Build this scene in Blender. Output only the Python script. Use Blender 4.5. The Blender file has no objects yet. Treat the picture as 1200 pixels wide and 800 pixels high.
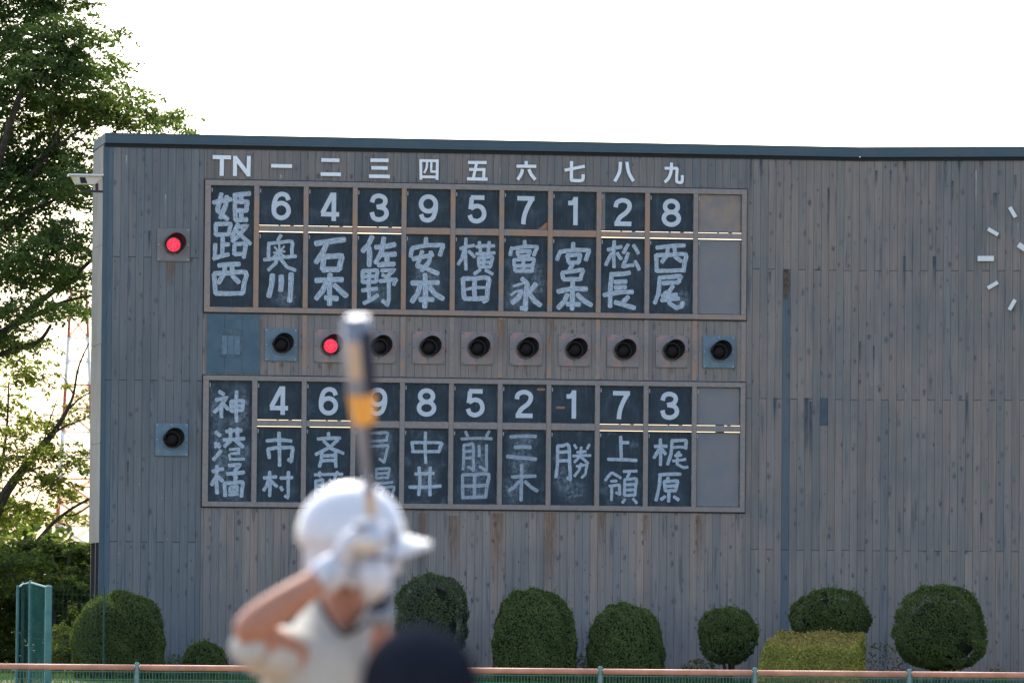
import bpy, math, random
import numpy as np
from mathutils import Vector, Matrix
R_ = math.radians
rnd = random.Random(7)
nr = np.random.RandomState(11)
sc = bpy.context.scene
col = sc.collection

# ------------------------------------------------------------------ camera, sky, sun, exposure
F, CH, HY = 8000.0, 1.25, 720.0          # focal length in photo pixels, camera height, horizon row
pitch = math.atan((HY - 400) / F)
roll = R_(0.5)
fwd = Vector((0, math.cos(pitch), math.sin(pitch)))
up0 = Vector((0, -math.sin(pitch), math.cos(pitch)))
rt0 = Vector((1, 0, 0))
CR = rt0 * math.cos(roll) + up0 * math.sin(roll)
CU = up0 * math.cos(roll) - rt0 * math.sin(roll)
cd = bpy.data.cameras.new("camera")
cam = bpy.data.objects.new("camera", cd)
col.objects.link(cam)
m = Matrix.Identity(4)
for i in range(3):
    m[i][0], m[i][1], m[i][2] = CR[i], CU[i], -fwd[i]
m[2][3] = CH
cam.matrix_world = m
cd.sensor_width = 36
cd.lens = 36 * F / 1200
cd.clip_start = 0.5
cd.clip_end = 20000
cd.dof.use_dof = True
cd.dof.focus_distance = 125.0
cd.dof.aperture_fstop = 6.0
sc.camera = cam

SUN_EL, SUN_AZ = R_(48), R_(-9)         # azimuth from +Y, clockwise
world = bpy.data.worlds.new("World")
sc.world = world
world.use_nodes = True
wn = world.node_tree
bg = wn.nodes["Background"]
sky = wn.nodes.new("ShaderNodeTexSky")
sky.sky_type = 'NISHITA'
sky.sun_disc = False
sky.sun_elevation = SUN_EL
sky.sun_rotation = SUN_AZ
sky.air_density = 1.0
sky.dust_density = 3.0
sky.ozone_density = 1.0
wn.links.new(sky.outputs[0], bg.inputs[0])
bg.inputs[1].default_value = 0.15
sd = bpy.data.lights.new("sun", 'SUN')
sd.energy = 2.0
sd.angle = R_(0.6)
sd.color = (1.0, 0.95, 0.88)
sun = bpy.data.objects.new("sun", sd)
col.objects.link(sun)
sdir = Vector((math.sin(SUN_AZ) * math.cos(SUN_EL), math.cos(SUN_AZ) * math.cos(SUN_EL), math.sin(SUN_EL)))
sun.rotation_euler = sdir.to_track_quat('Z', 'Y').to_euler()
sun.location = (0, 60, 40)
vs = sc.view_settings
vs.view_transform = 'Standard'
vs.look = 'None'
vs.gamma = 1
vs.exposure = 1.6
sc.cycles.use_denoising = True
sc.cycles.max_bounces = 6
sc.cycles.transparent_max_bounces = 24
sc.cycles.sample_clamp_indirect = 4

def ray(px, py):
    return CR * ((px - 600) / F) + CU * ((400 - py) / F) + fwd
def at(px, py, Y):
    d = ray(px, py)
    return Vector((0, 0, CH)) + d * (Y / d.y)

# ------------------------------------------------------------------ the two faces of the wall
AA, AB = R_(8.5), R_(-10.0)
P0 = Vector(((560 - 600) / F * 125, 125.0, 0))
DA = Vector((math.cos(AA), math.sin(AA), 0))
def W(px, py):                            # photo pixel -> (u, z) on the left face
    d = ray(px, py)
    n = Vector((math.sin(AA), -math.cos(AA), 0))
    t = n.dot(P0) / n.dot(d)
    P = d * t
    return (P - P0).dot(DA), P.z + CH
UL = W(121.5, 400)[0]
UK = W(1006, 400)[0]
K0 = P0 + DA * UK
DB = Vector((math.cos(AB), math.sin(AB), 0))
def WB(px, py):
    d = ray(px, py)
    n = Vector((math.sin(AB), -math.cos(AB), 0))
    t = n.dot(K0) / n.dot(d)
    P = d * t
    return (P - K0).dot(DB), P.z + CH
MA = Matrix.Translation(P0) @ Matrix.Rotation(AA, 4, 'Z')
MB_ = Matrix.Translation(K0) @ Matrix.Rotation(AB, 4, 'Z')

# ------------------------------------------------------------------ materials
def S(r, g, b):                           # sRGB 0-255 to linear
    f = lambda c: (c / 255 / 12.92) if c / 255 <= .04045 else ((c / 255 + .055) / 1.055) ** 2.4
    return (f(r), f(g), f(b), 1)
class NT:
    def __init__(s, name, rough=.8, spec=.3):
        s.m = bpy.data.materials.new(name)
        s.m.use_nodes = True
        s.t = s.m.node_tree
        s.b = s.t.nodes["Principled BSDF"]
        s.b.inputs['Roughness'].default_value = rough
        s.b.inputs['Specular IOR Level'].default_value = spec
        s._c = None
    def n(s, typ, **kw):
        x = s.t.nodes.new(typ)
        for k, v in kw.items():
            if k.startswith('i_'):
                x.inputs[k[2:].replace('_', ' ')].default_value = v
            else:
                setattr(x, k, v)
        return x
    def l(s, a, b):
        s.t.links.new(a, b)
    def coord(s, obj=None, scale=(1, 1, 1)):
        tc = s.n('ShaderNodeTexCoord')
        if obj:
            tc.object = obj
        mp = s.n('ShaderNodeMapping')
        mp.inputs['Scale'].default_value = scale
        s.l(tc.outputs['Object'], mp.inputs[0])
        return mp.outputs[0]
    def noise(s, v, scale, det=4, rough=.55):
        x = s.n('ShaderNodeTexNoise')
        x.inputs['Scale'].default_value = scale
        x.inputs['Detail'].default_value = det
        x.inputs['Roughness'].default_value = rough
        if v is not None:
            s.l(v, x.inputs['Vector'])
        return x.outputs['Fac']
    def ramp(s, f, a, b, va=0., vb=1.):
        x = s.n('ShaderNodeMapRange', interpolation_type='SMOOTHSTEP')
        x.inputs['From Min'].default_value = a
        x.inputs['From Max'].default_value = b
        x.inputs['To Min'].default_value = va
        x.inputs['To Max'].default_value = vb
        s.l(f, x.inputs['Value'])
        return x.outputs[0]
    def math(s, op, a, b=None):
        x = s.n('ShaderNodeMath', operation=op)
        for i, v in enumerate((a, b)):
            if v is None: continue
            if isinstance(v, (int, float)): x.inputs[i].default_value = v
            else: s.l(v, x.inputs[i])
        return x.outputs[0]
    def mix(s, f, a, b, mode='MIX'):
        x = s.n('ShaderNodeMix', data_type='RGBA', blend_type=mode)
        for sock, v in ((x.inputs[0], f), (x.inputs[6], a), (x.inputs[7], b)):
            if isinstance(v, (int, float, tuple)): sock.default_value = v
            else: s.l(v, sock)
        return x.outputs[2]
    def base(s, c):
        if isinstance(c, tuple): s.b.inputs['Base Color'].default_value = c
        else: s.l(c, s.b.inputs['Base Color'])
    def bump(s, h, strength, dist=.01):
        x = s.n('ShaderNodeBump')
        x.inputs['Strength'].default_value = strength
        x.inputs['Distance'].default_value = dist
        s.l(h, x.inputs['Height'])
        s.l(x.outputs[0], s.b.inputs['Normal'])
    def objinfo(s):
        return s.n('ShaderNodeObjectInfo')

M = {}
def plain(name, c, c2=None, scale=6, rough=.7, spec=.3, metal=0, lo=.35, hi=.65, bump=0):
    n = NT(name, rough, spec)
    v = n.coord()
    f = n.noise(v, scale)
    n.base(n.mix(n.ramp(f, lo, hi), c, c2 if c2 else tuple(x * .8 for x in c[:3]) + (1,)))
    n.b.inputs['Metallic'].default_value = metal
    if bump: n.bump(f, bump)
    M[name] = n.m
    return n.m

# wood boards: everything in wall-space coordinates so grain does not restart per board
def wood_mat(name):
    n = NT(name, .82, .25)
    tc = n.n('ShaderNodeTexCoord')
    oi = n.objinfo()
    off = n.n('ShaderNodeVectorMath', operation='SCALE')
    off.inputs[3].default_value = 37.0
    cmb = n.n('ShaderNodeCombineXYZ')
    n.l(oi.outputs['Random'], cmb.inputs[0]); n.l(oi.outputs['Random'], cmb.inputs[2])
    n.l(cmb.outputs[0], off.inputs[0])
    add = n.n('ShaderNodeVectorMath', operation='ADD')
    n.l(tc.outputs['Object'], add.inputs[0]); n.l(off.outputs[0], add.inputs[1])
    V = add.outputs[0]
    def mp(sc_):
        x = n.n('ShaderNodeMapping'); x.inputs['Scale'].default_value = sc_
        n.l(V, x.inputs[0]); return x.outputs[0]
    grain = n.noise(mp((38, 38, .8)), 1.0, 5, .6)
    grain2 = n.noise(mp((9, 9, .5)), 1.0, 3, .5)
    patch = n.noise(mp((3.0, 3.0, .55)), 1.0, 3, .5)
    sepc = n.n('ShaderNodeSeparateColor'); n.l(oi.outputs['Color'], sepc.inputs[0])
    brown, bright, blue = sepc.outputs[0], sepc.outputs[1], sepc.outputs[2]
    c = n.mix(n.ramp(patch, .35, .65), WOOD_BLUE, WOOD_GREY)
    bm = n.math('ADD', brown, n.ramp(grain2, .55, .75, 0, .28))
    bm = n.math('MINIMUM', bm, 1.0)
    c = n.mix(bm, c, WOOD_BROWN)
    c = n.mix(blue, c, WOOD_DARKBLUE)
    g = n.ramp(grain, .25, .75, .84, 1.14)
    br = n.math('ADD', n.math('MULTIPLY', bright, .5), .75)
    br = n.math('MULTIPLY', br, n.math('ADD', n.math('MULTIPLY', oi.outputs['Random'], .10), .95))
    g = n.math('MULTIPLY', g, br)
    cc = n.n('ShaderNodeCombineColor')
    for i in range(3): n.l(g, cc.inputs[i])
    c = n.mix(1.0, c, cc.outputs[0], 'MULTIPLY')
    # knots
    vor = n.n('ShaderNodeTexVoronoi', feature='F1')
    vor.voronoi_dimensions = '2D'
    vor.inputs['Scale'].default_value = 1.0
    vor.inputs['Randomness'].default_value = 1.0
    sx = n.n('ShaderNodeSeparateXYZ'); n.l(mp((6.0, 1, 3.4)), sx.inputs[0])
    cx = n.n('ShaderNodeCombineXYZ'); n.l(sx.outputs[0], cx.inputs[0]); n.l(sx.outputs[2], cx.inputs[1])
    wob = n.noise(V, 22, 2)
    n.l(cx.outputs[0], vor.inputs['Vector'])
    sp = n.n('ShaderNodeSeparateColor'); n.l(vor.outputs['Color'], sp.inputs[0])
    rad = n.math('MULTIPLY', n.ramp(sp.outputs[0], .30, 1.0, .0, .24), n.ramp(wob, .3, .7, .6, 1.3))
    kd = n.math('DIVIDE', vor.outputs['Distance'], n.math('ADD', rad, .001))
    knot = n.ramp(kd, .2, 1.35, .8, 0)
    knot = n.math('MULTIPLY', knot, n.ramp(sp.outputs[1], 0, 1, .35, 1.0))
    c = n.mix(knot, c, WOOD_KNOT)
    # dark weather streaks, long and narrow
    st = n.noise(mp((14, 14, 1.1)), 1.0, 2, .4)
    st2 = n.noise(mp((.9, .9, .5)), 1.0, 2, .5)
    sm = n.math('MULTIPLY', n.ramp(st, .56, .70, 0, .6), n.ramp(st2, .47, .60))
    c = n.mix(sm, c, WOOD_STREAK)
    # bird lime specks and chips
    v2 = n.n('ShaderNodeTexVoronoi', feature='F1'); v2.inputs['Scale'].default_value = 1.0
    n.l(mp((9, 9, 6)), v2.inputs['Vector'])
    s2 = n.n('ShaderNodeSeparateColor'); n.l(v2.outputs['Color'], s2.inputs[0])
    dr = n.math('MULTIPLY', n.ramp(v2.outputs['Distance'], .05, .12, 1, 0), n.ramp(s2.outputs[0], .968, .975))
    c = n.mix(dr, c, S(170, 172, 170))
    tw = n.n('ShaderNodeTexCoord'); n.m['wall_space'] = 1; tw.name = 'wall_space'
    w1 = n.noise(tw.outputs['Object'], .55, 4, .6)
    mw = n.n('ShaderNodeMapping'); mw.inputs['Scale'].default_value = (2.6, 1, .28); n.l(tw.outputs['Object'], mw.inputs[0])
    w2 = n.noise(mw.outputs[0], 1.0, 4, .6)
    c = n.mix(n.ramp(w1, .42, .70, 0, .45), c, (.135, .145, .150, 1))
    c = n.mix(n.ramp(w2, .50, .72, 0, .36), c, (.105, .115, .122, 1))
    c = n.mix(n.ramp(w2, .30, .46, .35, 0), c, (.305, .25, .215, 1))
    n.base(c)
    n.bump(grain, .35, .004)
    return n.m
WOOD_BLUE, WOOD_GREY = (.218, .196, .176, 1), (.262, .218, .190, 1)
WOOD_BROWN, WOOD_DARKBLUE = (.34, .245, .190, 1), (.100, .142, .170, 1)
WOOD_KNOT, WOOD_STREAK = (.055, .060, .075, 1), (.07, .085, .105, 1)
M['wood'] = wood_mat('weathered_boards')

plain('light_stop_backing', (.09, .09, .09, 1))
plain('coping', (.072, .108, .130, 1), (.085, .118, .135, 1), 2.0, .6, .15)
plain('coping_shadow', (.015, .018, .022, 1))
def rusty(name, c1, c2, rust, lo, hi, scale=2.2):
    n = NT(name, .75, .25)
    tc = n.n('ShaderNodeTexCoord'); oi = n.objinfo()
    ad = n.n('ShaderNodeVectorMath', operation='ADD')
    cb = n.n('ShaderNodeCombineXYZ'); k = n.math('MULTIPLY', oi.outputs['Random'], 53.)
    n.l(k, cb.inputs[0]); n.l(k, cb.inputs[1])
    n.l(tc.outputs['Object'], ad.inputs[0]); n.l(cb.outputs[0], ad.inputs[1])
    v = ad.outputs[0]
    a = n.noise(v, scale, 3); b = n.noise(v, 14, 5, .7)
    c = n.mix(n.ramp(b, .3, .7), c1, c2)
    f = n.math('MULTIPLY', n.ramp(a, lo, hi), n.ramp(b, .25, .6, .35, 1))
    sepc = n.n('ShaderNodeSeparateColor'); n.l(oi.outputs['Color'], sepc.inputs[0])
    f = n.math('MULTIPLY', f, sepc.outputs[0])
    c = n.mix(f, c, rust)
    sp = n.noise(v, 9, 4, .7)
    c = n.mix(n.math('MULTIPLY', n.ramp(sp, .66, .72), sepc.outputs[1]), c, (.13, .035, .015, 1))
    n.base(c)
    M[name] = n.m
    return n.m
rusty('frame_paint', (.25, .212, .192, 1), (.32, .268, .238, 1), (.42, .24, .15, 1), .42, .56)
rusty('rail_paint', (.25, .212, .192, 1), (.32, .268, .238, 1), (.42, .24, .15, 1), .38, .50, 1.6)
plain('frame_edge', (.035, .04, .05, 1))
def slate(name):
    n = NT(name, .62, .3)
    tc = n.n('ShaderNodeTexCoord'); oi = n.objinfo()
    ad = n.n('ShaderNodeVectorMath', operation='ADD'); cb = n.n('ShaderNodeCombineXYZ')
    k = n.math('MULTIPLY', oi.outputs['Random'], 91.); n.l(k, cb.inputs[0]); n.l(k, cb.inputs[2])
    n.l(tc.outputs['Object'], ad.inputs[0]); n.l(cb.outputs[0], ad.inputs[1]); v = ad.outputs[0]
    a = n.noise(v, 3.0, 5, .6); b = n.noise(v, 30, 3)
    sepc = n.n('ShaderNodeSeparateColor'); n.l(oi.outputs['Color'], sepc.inputs[0])
    c = n.mix(n.ramp(a, .3, .7), (.019, .030, .040, 1), (.034, .049, .062, 1))
    sm = n.math('MULTIPLY', n.ramp(a, .52, .74), n.math('MULTIPLY', sepc.outputs[0], .22))
    c = n.mix(sm, c, (.30, .36, .42, 1))
    mp = n.n('ShaderNodeMapping'); mp.inputs['Scale'].default_value = (22, 22, 3); n.l(v, mp.inputs[0])
    w = n.noise(mp.outputs[0], 1, 3)
    c = n.mix(n.ramp(w, .5, .8, 0, .10), c, (.30, .36, .42, 1))
    n.base(c); M[name] = n.m
slate('slate')
plain('plate_edge', (.05, .055, .06, 1), (.16, .13, .10, 1), 5, .7, .3, 0, .5, .62)
plain('blank_plate', (.205, .20, .205, 1), (.245, .215, .20, 1), 2.2, .7)
plain('blank_plate_warm', (.235, .205, .19, 1), (.34, .24, .18, 1), 2.6, .7)
plain('blue_panel', (.075, .122, .152, 1), (.10, .148, .175, 1), 3.0, .7)
plain('blue_plate', (.125, .18, .22, 1), (.165, .215, .24, 1), 7.0, .55)
plain('pink_plate', (.27, .225, .21, 1), (.42, .235, .20, 1), 5.0, .7, .3, 0, .46, .66)
plain('brown_plate', (.20, .18, .175, 1), (.23, .20, .19, 1), 7.0, .7)
plain('numeral_paint', (.60, .62, .65, 1), (.54, .565, .60, 1), 9, .6)
plain('letter_white', (.86, .85, .85, 1), (.78, .77, .77, 1), 18, .55, .3, 0, .45, .7)
plain('clock_white', (.80, .77, .73, 1), (.74, .71, .68, 1), 6, .5)
plain('bolt', (.5, .52, .53, 1), (.35, .36, .36, 1), 30, .5)
plain('hood_black', (.012, .012, .014, 1), (.022, .022, .022, 1), 20, .6)
plain('lens_dark', (.009, .004, .004, 1), (.006, .003, .003, 1), 20, .5, .2)
plain('ring_dull', (.10, .10, .07, 1), (.16, .14, .11, 1), 12, .7)
plain('side_metal', (.155, .16, .16, 1), (.12, .115, .105, 1), 1.2, .6)
plain('cream_paint', (.66, .60, .47, 1), (.56, .50, .38, 1), 5, .6)
plain('cream_top', (.78, .72, .66, 1), (.70, .64, .58, 1), 5, .6)
plain('dark_metal', (.035, .035, .045, 1), (.05, .04, .045, 1), 8, .5)
plain('fence_green', (.055, .17, .145, 1), (.075, .20, .17, 1), 5, .5)
plain('post_green', (.13, .24, .22, 1), (.17, .27, .25, 1), 9, .5)
plain('rail_orange', (.54, .27, .17, 1), (.42, .20, .13, 1), 3.5, .6, .3)
plain('screen_green', (.022, .078, .066, 1), (.032, .098, .084, 1), 3, 1.0, .0)
M['screen_green'].node_tree.nodes['Principled BSDF'].inputs['Alpha'].default_value = .72
plain('screen_post', (.065, .17, .155, 1), (.10, .22, .20, 1), 6, .6)
plain('wire_dark', (.02, .07, .06, 1), (.03, .09, .075, 1), 6, .6)
plain('bark', (.045, .035, .028, 1), (.075, .060, .048, 1), 9, .9)
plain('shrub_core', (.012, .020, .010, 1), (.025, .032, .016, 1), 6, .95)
def emis(name, c, s, c2):
    n = NT(name, .4); v = n.coord(); f = n.noise(v, 34, 3)
    n.base((.25, .02, .03, 1))
    n.l(n.mix(n.ramp(f, .4, .6), c, c2), n.b.inputs['Emission Color'])
    n.b.inputs['Emission Strength'].default_value = s
    M[name] = n.m
emis('lens_lit', (1.0, .008, .04, 1), .30, (1.0, .09, .17, 1))

def chalk(name, strength):
    n = NT(name, .9, .1)
    uv = n.n('ShaderNodeUVMap')
    mp = n.n('ShaderNodeMapping'); mp.inputs['Scale'].default_value = (6, .9, 1)
    n.l(uv.outputs[0], mp.inputs[0])
    a = n.noise(mp.outputs[0], 1.0, 3, .6)
    g = n.coord(); b = n.noise(g, 16, 3, .6)
    f = n.math('ADD', n.math('MULTIPLY', a, .78), n.math('MULTIPLY', b, .24))
    al = n.ramp(f, .28, .62, .38 * strength, .97 * strength)
    # lighter rim where the wet brush leaves chalk at both edges
    sx = n.n('ShaderNodeSeparateXYZ'); n.l(uv.outputs[0], sx.inputs[0])
    e = n.math('ABSOLUTE', n.math('SUBTRACT', sx.outputs[0], .5))
    al = n.math('MULTIPLY', al, n.ramp(e, .44, .5, 1, .45))
    n.base(n.mix(n.ramp(a, .35, .7), (.44, .50, .56, 1), (.66, .72, .78, 1)))
    n.l(al, n.b.inputs['Alpha'])
    M[name] = n.m
chalk('chalk_wet', .92)
chalk('chalk_mid', .85)
chalk('chalk_faint', .72)
def stain(name, c, amax):
    n = NT(name, .9, .1)
    uv = n.n('ShaderNodeUVMap'); sx = n.n('ShaderNodeSeparateXYZ'); n.l(uv.outputs[0], sx.inputs[0])
    e = n.math('ABSOLUTE', n.math('SUBTRACT', sx.outputs[0], .5))
    al = n.math('MULTIPLY', n.ramp(e, .1, .5, 1, 0), n.ramp(sx.outputs[2], 0, 1, 1, 1))
    al = n.math('MULTIPLY', al, n.ramp(sx.outputs[1], 0, 1, amax, 0))
    b = n.noise(n.coord(None, (30, 30, 4)), 1, 3)
    al = n.math('MULTIPLY', al, n.ramp(b, .3, .6, .3, 1))
    n.base(c); n.l(al, n.b.inputs['Alpha']); M[name] = n.m
stain('rust_run', (.30, .165, .10, 1), .55)
stain('wet_run', (.07, .095, .12, 1), .8)
stain('lime_run', (.55, .55, .53, 1), .7)
stain('rot_run', (.075, .06, .045, 1), 1.0)

def leafmat(name, c1, c2, trans=.45, scale=1.2):
    m = bpy.data.materials.new(name); m.use_nodes = True; t = m.node_tree
    t.nodes.clear()
    o = t.nodes.new('ShaderNodeOutputMaterial'); mx = t.nodes.new('ShaderNodeMixShader')
    d = t.nodes.new('ShaderNodeBsdfDiffuse'); tr = t.nodes.new('ShaderNodeBsdfTranslucent')
    g = t.nodes.new('ShaderNodeNewGeometry'); tc = t.nodes.new('ShaderNodeTexCoord')
    no = t.nodes.new('ShaderNodeTexNoise'); no.inputs['Scale'].default_value = scale
    no.inputs['Detail'].default_value = 3
    t.links.new(tc.outputs['Object'], no.inputs['Vector'])
    ad = t.nodes.new('ShaderNodeMath'); ad.operation = 'MULTIPLY_ADD'
    t.links.new(g.outputs['Random Per Island'], ad.inputs[0]); ad.inputs[1].default_value = .45
    mr = t.nodes.new('ShaderNodeMapRange'); mr.inputs[1].default_value = .35; mr.inputs[2].default_value = .65
    mr.inputs[3].default_value = 0; mr.inputs[4].default_value = .6
    t.links.new(no.outputs['Fac'], mr.inputs[0]); t.links.new(mr.outputs[0], ad.inputs[2])
    mi = t.nodes.new('ShaderNodeMix'); mi.data_type = 'RGBA'
    mi.inputs[6].default_value = c1; mi.inputs[7].default_value = c2
    t.links.new(ad.outputs[0], mi.inputs[0])
    hs = t.nodes.new('ShaderNodeMix'); hs.data_type = 'RGBA'; hs.blend_type = 'MULTIPLY'
    hs.inputs[0].default_value = 1; hs.inputs[7].default_value = (1.5, 1.7, .6, 1)
    t.links.new(mi.outputs[2], hs.inputs[6])
    t.links.new(mi.outputs[2], d.inputs[0]); t.links.new(hs.outputs[2], tr.inputs[0])
    mx.inputs[0].default_value = trans
    t.links.new(d.outputs[0], mx.inputs[1]); t.links.new(tr.outputs[0], mx.inputs[2])
    t.links.new(mx.outputs[0], o.inputs[0]); M[name] = m
leafmat('leaf_dark', (.052, .080, .036, 1), (.130, .165, .068, 1), .45)
leafmat('leaf_yellow', (.085, .105, .036, 1), (.17, .175, .065, 1), .5)
leafmat('leaf_under', (.040, .060, .026, 1), (.10, .125, .045, 1), .35)
leafmat('leaf_bush', (.070, .090, .034, 1), (.130, .160, .055, 1), .25, 2.5)
leafmat('leaf_bush_light', (.080, .105, .038, 1), (.150, .185, .066, 1), .25, 2.5)
leafmat('leaf_bush_grey', (.10, .10, .075, 1), (.11, .14, .06, 1), .25, 2.5)
leafmat('leaf_hedge', (.25, .24, .060, 1), (.44, .38, .10, 1), .25, 3.0)
leafmat('leaf_hedge_top', (.24, .19, .06, 1), (.40, .30, .10, 1), .25, 3.0)
leafmat('grass_blade', (.045, .085, .022, 1), (.09, .14, .04, 1), .3, .8)

# ------------------------------------------------------------------ mesh helpers
def tag(o, label=None, cat=None, group=None, kind=None):
    if label: o['label'] = label
    if cat: o['category'] = cat
    if group: o['group'] = group
    if kind: o['kind'] = kind
    return o
def empty(name, mat=None, label=None, cat=None, group=None):
    o = bpy.data.objects.new(name, None); col.objects.link(o)
    o.empty_display_size = .2
    if mat is not None: o.matrix_world = mat
    return tag(o, label, cat, group)
class MB:
    def __init__(s): s.v = []; s.f = []; s.uv = []; s.smooth = False
    def quad(s, a, b, c, d, uv=None):
        i = len(s.v); s.v += [a, b, c, d]; s.f.append((i, i + 1, i + 2, i + 3)); s.uv.append(uv)
    def box(s, x0, x1, y0, y1, z0, z1):
        i = len(s.v)
        s.v += [(x, y, z) for x in (x0, x1) for y in (y0, y1) for z in (z0, z1)]
        for q in ((0, 1, 3, 2), (4, 6, 7, 5), (0, 4, 5, 1), (2, 3, 7, 6), (0, 2, 6, 4), (1, 5, 7, 3)):
            s.f.append(tuple(i + k for k in q)); s.uv.append(None)
        return s
    def cbox(s, x0, x1, y0, y1, z0, z1, c):
        """box whose camera-side face (y0) has chamfered edges"""
        i = len(s.v)
        s.v += [(x0, y1, z0), (x1, y1, z0), (x1, y1, z1), (x0, y1, z1),
                (x0, y0 + c, z0), (x1, y0 + c, z0), (x1, y0 + c, z1), (x0, y0 + c, z1),
                (x0 + c, y0, z0 + c), (x1 - c, y0, z0 + c), (x1 - c, y0, z1 - c), (x0 + c, y0, z1 - c)]
        for q in ((3, 2, 1, 0), (0, 1, 5, 4), (1, 2, 6, 5), (2, 3, 7, 6), (3, 0, 4, 7),
                  (4, 5, 9, 8), (5, 6, 10, 9), (6, 7, 11, 10), (7, 4, 8, 11), (8, 9, 10, 11)):
            s.f.append(tuple(i + k for k in q)); s.uv.append(None)
        return s
    def tube(s, pts, rad, n=8, cap=True):
        pts = [Vector(p) for p in pts]
        if isinstance(rad, (int, float)): rad = [rad] * len(pts)
        base = len(s.v)
        ref = None
        for k, p in enumerate(pts):
            t = (pts[min(k + 1, len(pts) - 1)] - pts[max(k - 1, 0)])
            if t.length < 1e-9: t = Vector((0, 0, 1))
            t.normalize()
            if ref is None: ref = Vector((1, 0, 0)) if abs(t.x) < .8 else Vector((0, 1, 0))
            a = ref - t * ref.dot(t)
            a.normalize(); ref = a
            b = t.cross(a)
            for j in range(n):
                an = 2 * math.pi * j / n
                s.v.append(tuple(p + a * (math.cos(an) * rad[k]) + b * (math.sin(an) * rad[k])))
        for k in range(len(pts) - 1):
            for j in range(n):
                q = (base + k * n + j, base + k * n + (j + 1) % n, base + (k + 1) * n + (j + 1) % n, base + (k + 1) * n + j)
                s.f.append(q); s.uv.append(None)
        if cap:
            s.f.append(tuple(base + j for j in reversed(range(n)))); s.uv.append(None)
            s.f.append(tuple(base + (len(pts) - 1) * n + j for j in range(n))); s.uv.append(None)
        return s
    def build(s, name, mat, parent=None, smooth=False, matrix=None, world=False):
        me = bpy.data.meshes.new(name)
        me.from_pydata([tuple(v) for v in s.v], [], s.f)
        if any(u is not None for u in s.uv):
            ul = me.uv_layers.new(name='UVMap'); k = 0
            for f, u in zip(s.f, s.uv):
                for j in range(len(f)):
                    if u is not None: ul.data[k].uv = u[j]
                    k += 1
        if smooth: me.polygons.foreach_set('use_smooth', [True] * len(me.polygons))
        me.materials.append(mat if not isinstance(mat, str) else M[mat])
        o = bpy.data.objects.new(name, me); col.objects.link(o)
        if matrix is not None: o.matrix_world = matrix
        if parent: o.parent = parent
        return o
def fast_mesh(name, V, quads, mat, parent=None, smooth=False):
    """V (n,3) array, quads (m,k) array"""
    me = bpy.data.meshes.new(name)
    V = np.asarray(V, dtype=np.float32); quads = np.asarray(quads, dtype=np.int32)
    m_, k = quads.shape
    me.vertices.add(len(V)); me.vertices.foreach_set('co', V.ravel())
    me.loops.add(m_ * k); me.loops.foreach_set('vertex_index', quads.ravel())
    me.polygons.add(m_); me.polygons.foreach_set('loop_start', np.arange(m_, dtype=np.int32) * k)
    me.update(calc_edges=True)
    if smooth: me.polygons.foreach_set('use_smooth', [True] * m_)
    me.materials.append(M[mat] if isinstance(mat, str) else mat)
    o = bpy.data.objects.new(name, me); col.objects.link(o)
    if parent: o.parent = parent
    return o
def leaves(name, C, Nn, size, mat, parent=None, aspect=.5):
    """one diamond-shaped leaf per centre"""
    C = np.asarray(C, float); n = len(C)
    Nn = np.asarray(Nn, float); Nn /= np.linalg.norm(Nn, axis=1, keepdims=True) + 1e-9
    t = nr.normal(size=(n, 3)); t -= Nn * (t * Nn).sum(1, keepdims=True)
    t /= np.linalg.norm(t, axis=1, keepdims=True) + 1e-9
    b = np.cross(Nn, t); s = np.asarray(size).reshape(-1, 1) * np.ones((n, 1))
    V = np.empty((n, 4, 3))
    V[:, 0] = C - t * s; V[:, 1] = C + b * s * aspect + Nn * s * .15
    V[:, 2] = C + t * s; V[:, 3] = C - b * s * aspect + Nn * s * .15
    return fast_mesh(name, V.reshape(-1, 3), np.arange(n * 4).reshape(n, 4), mat, parent)

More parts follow.
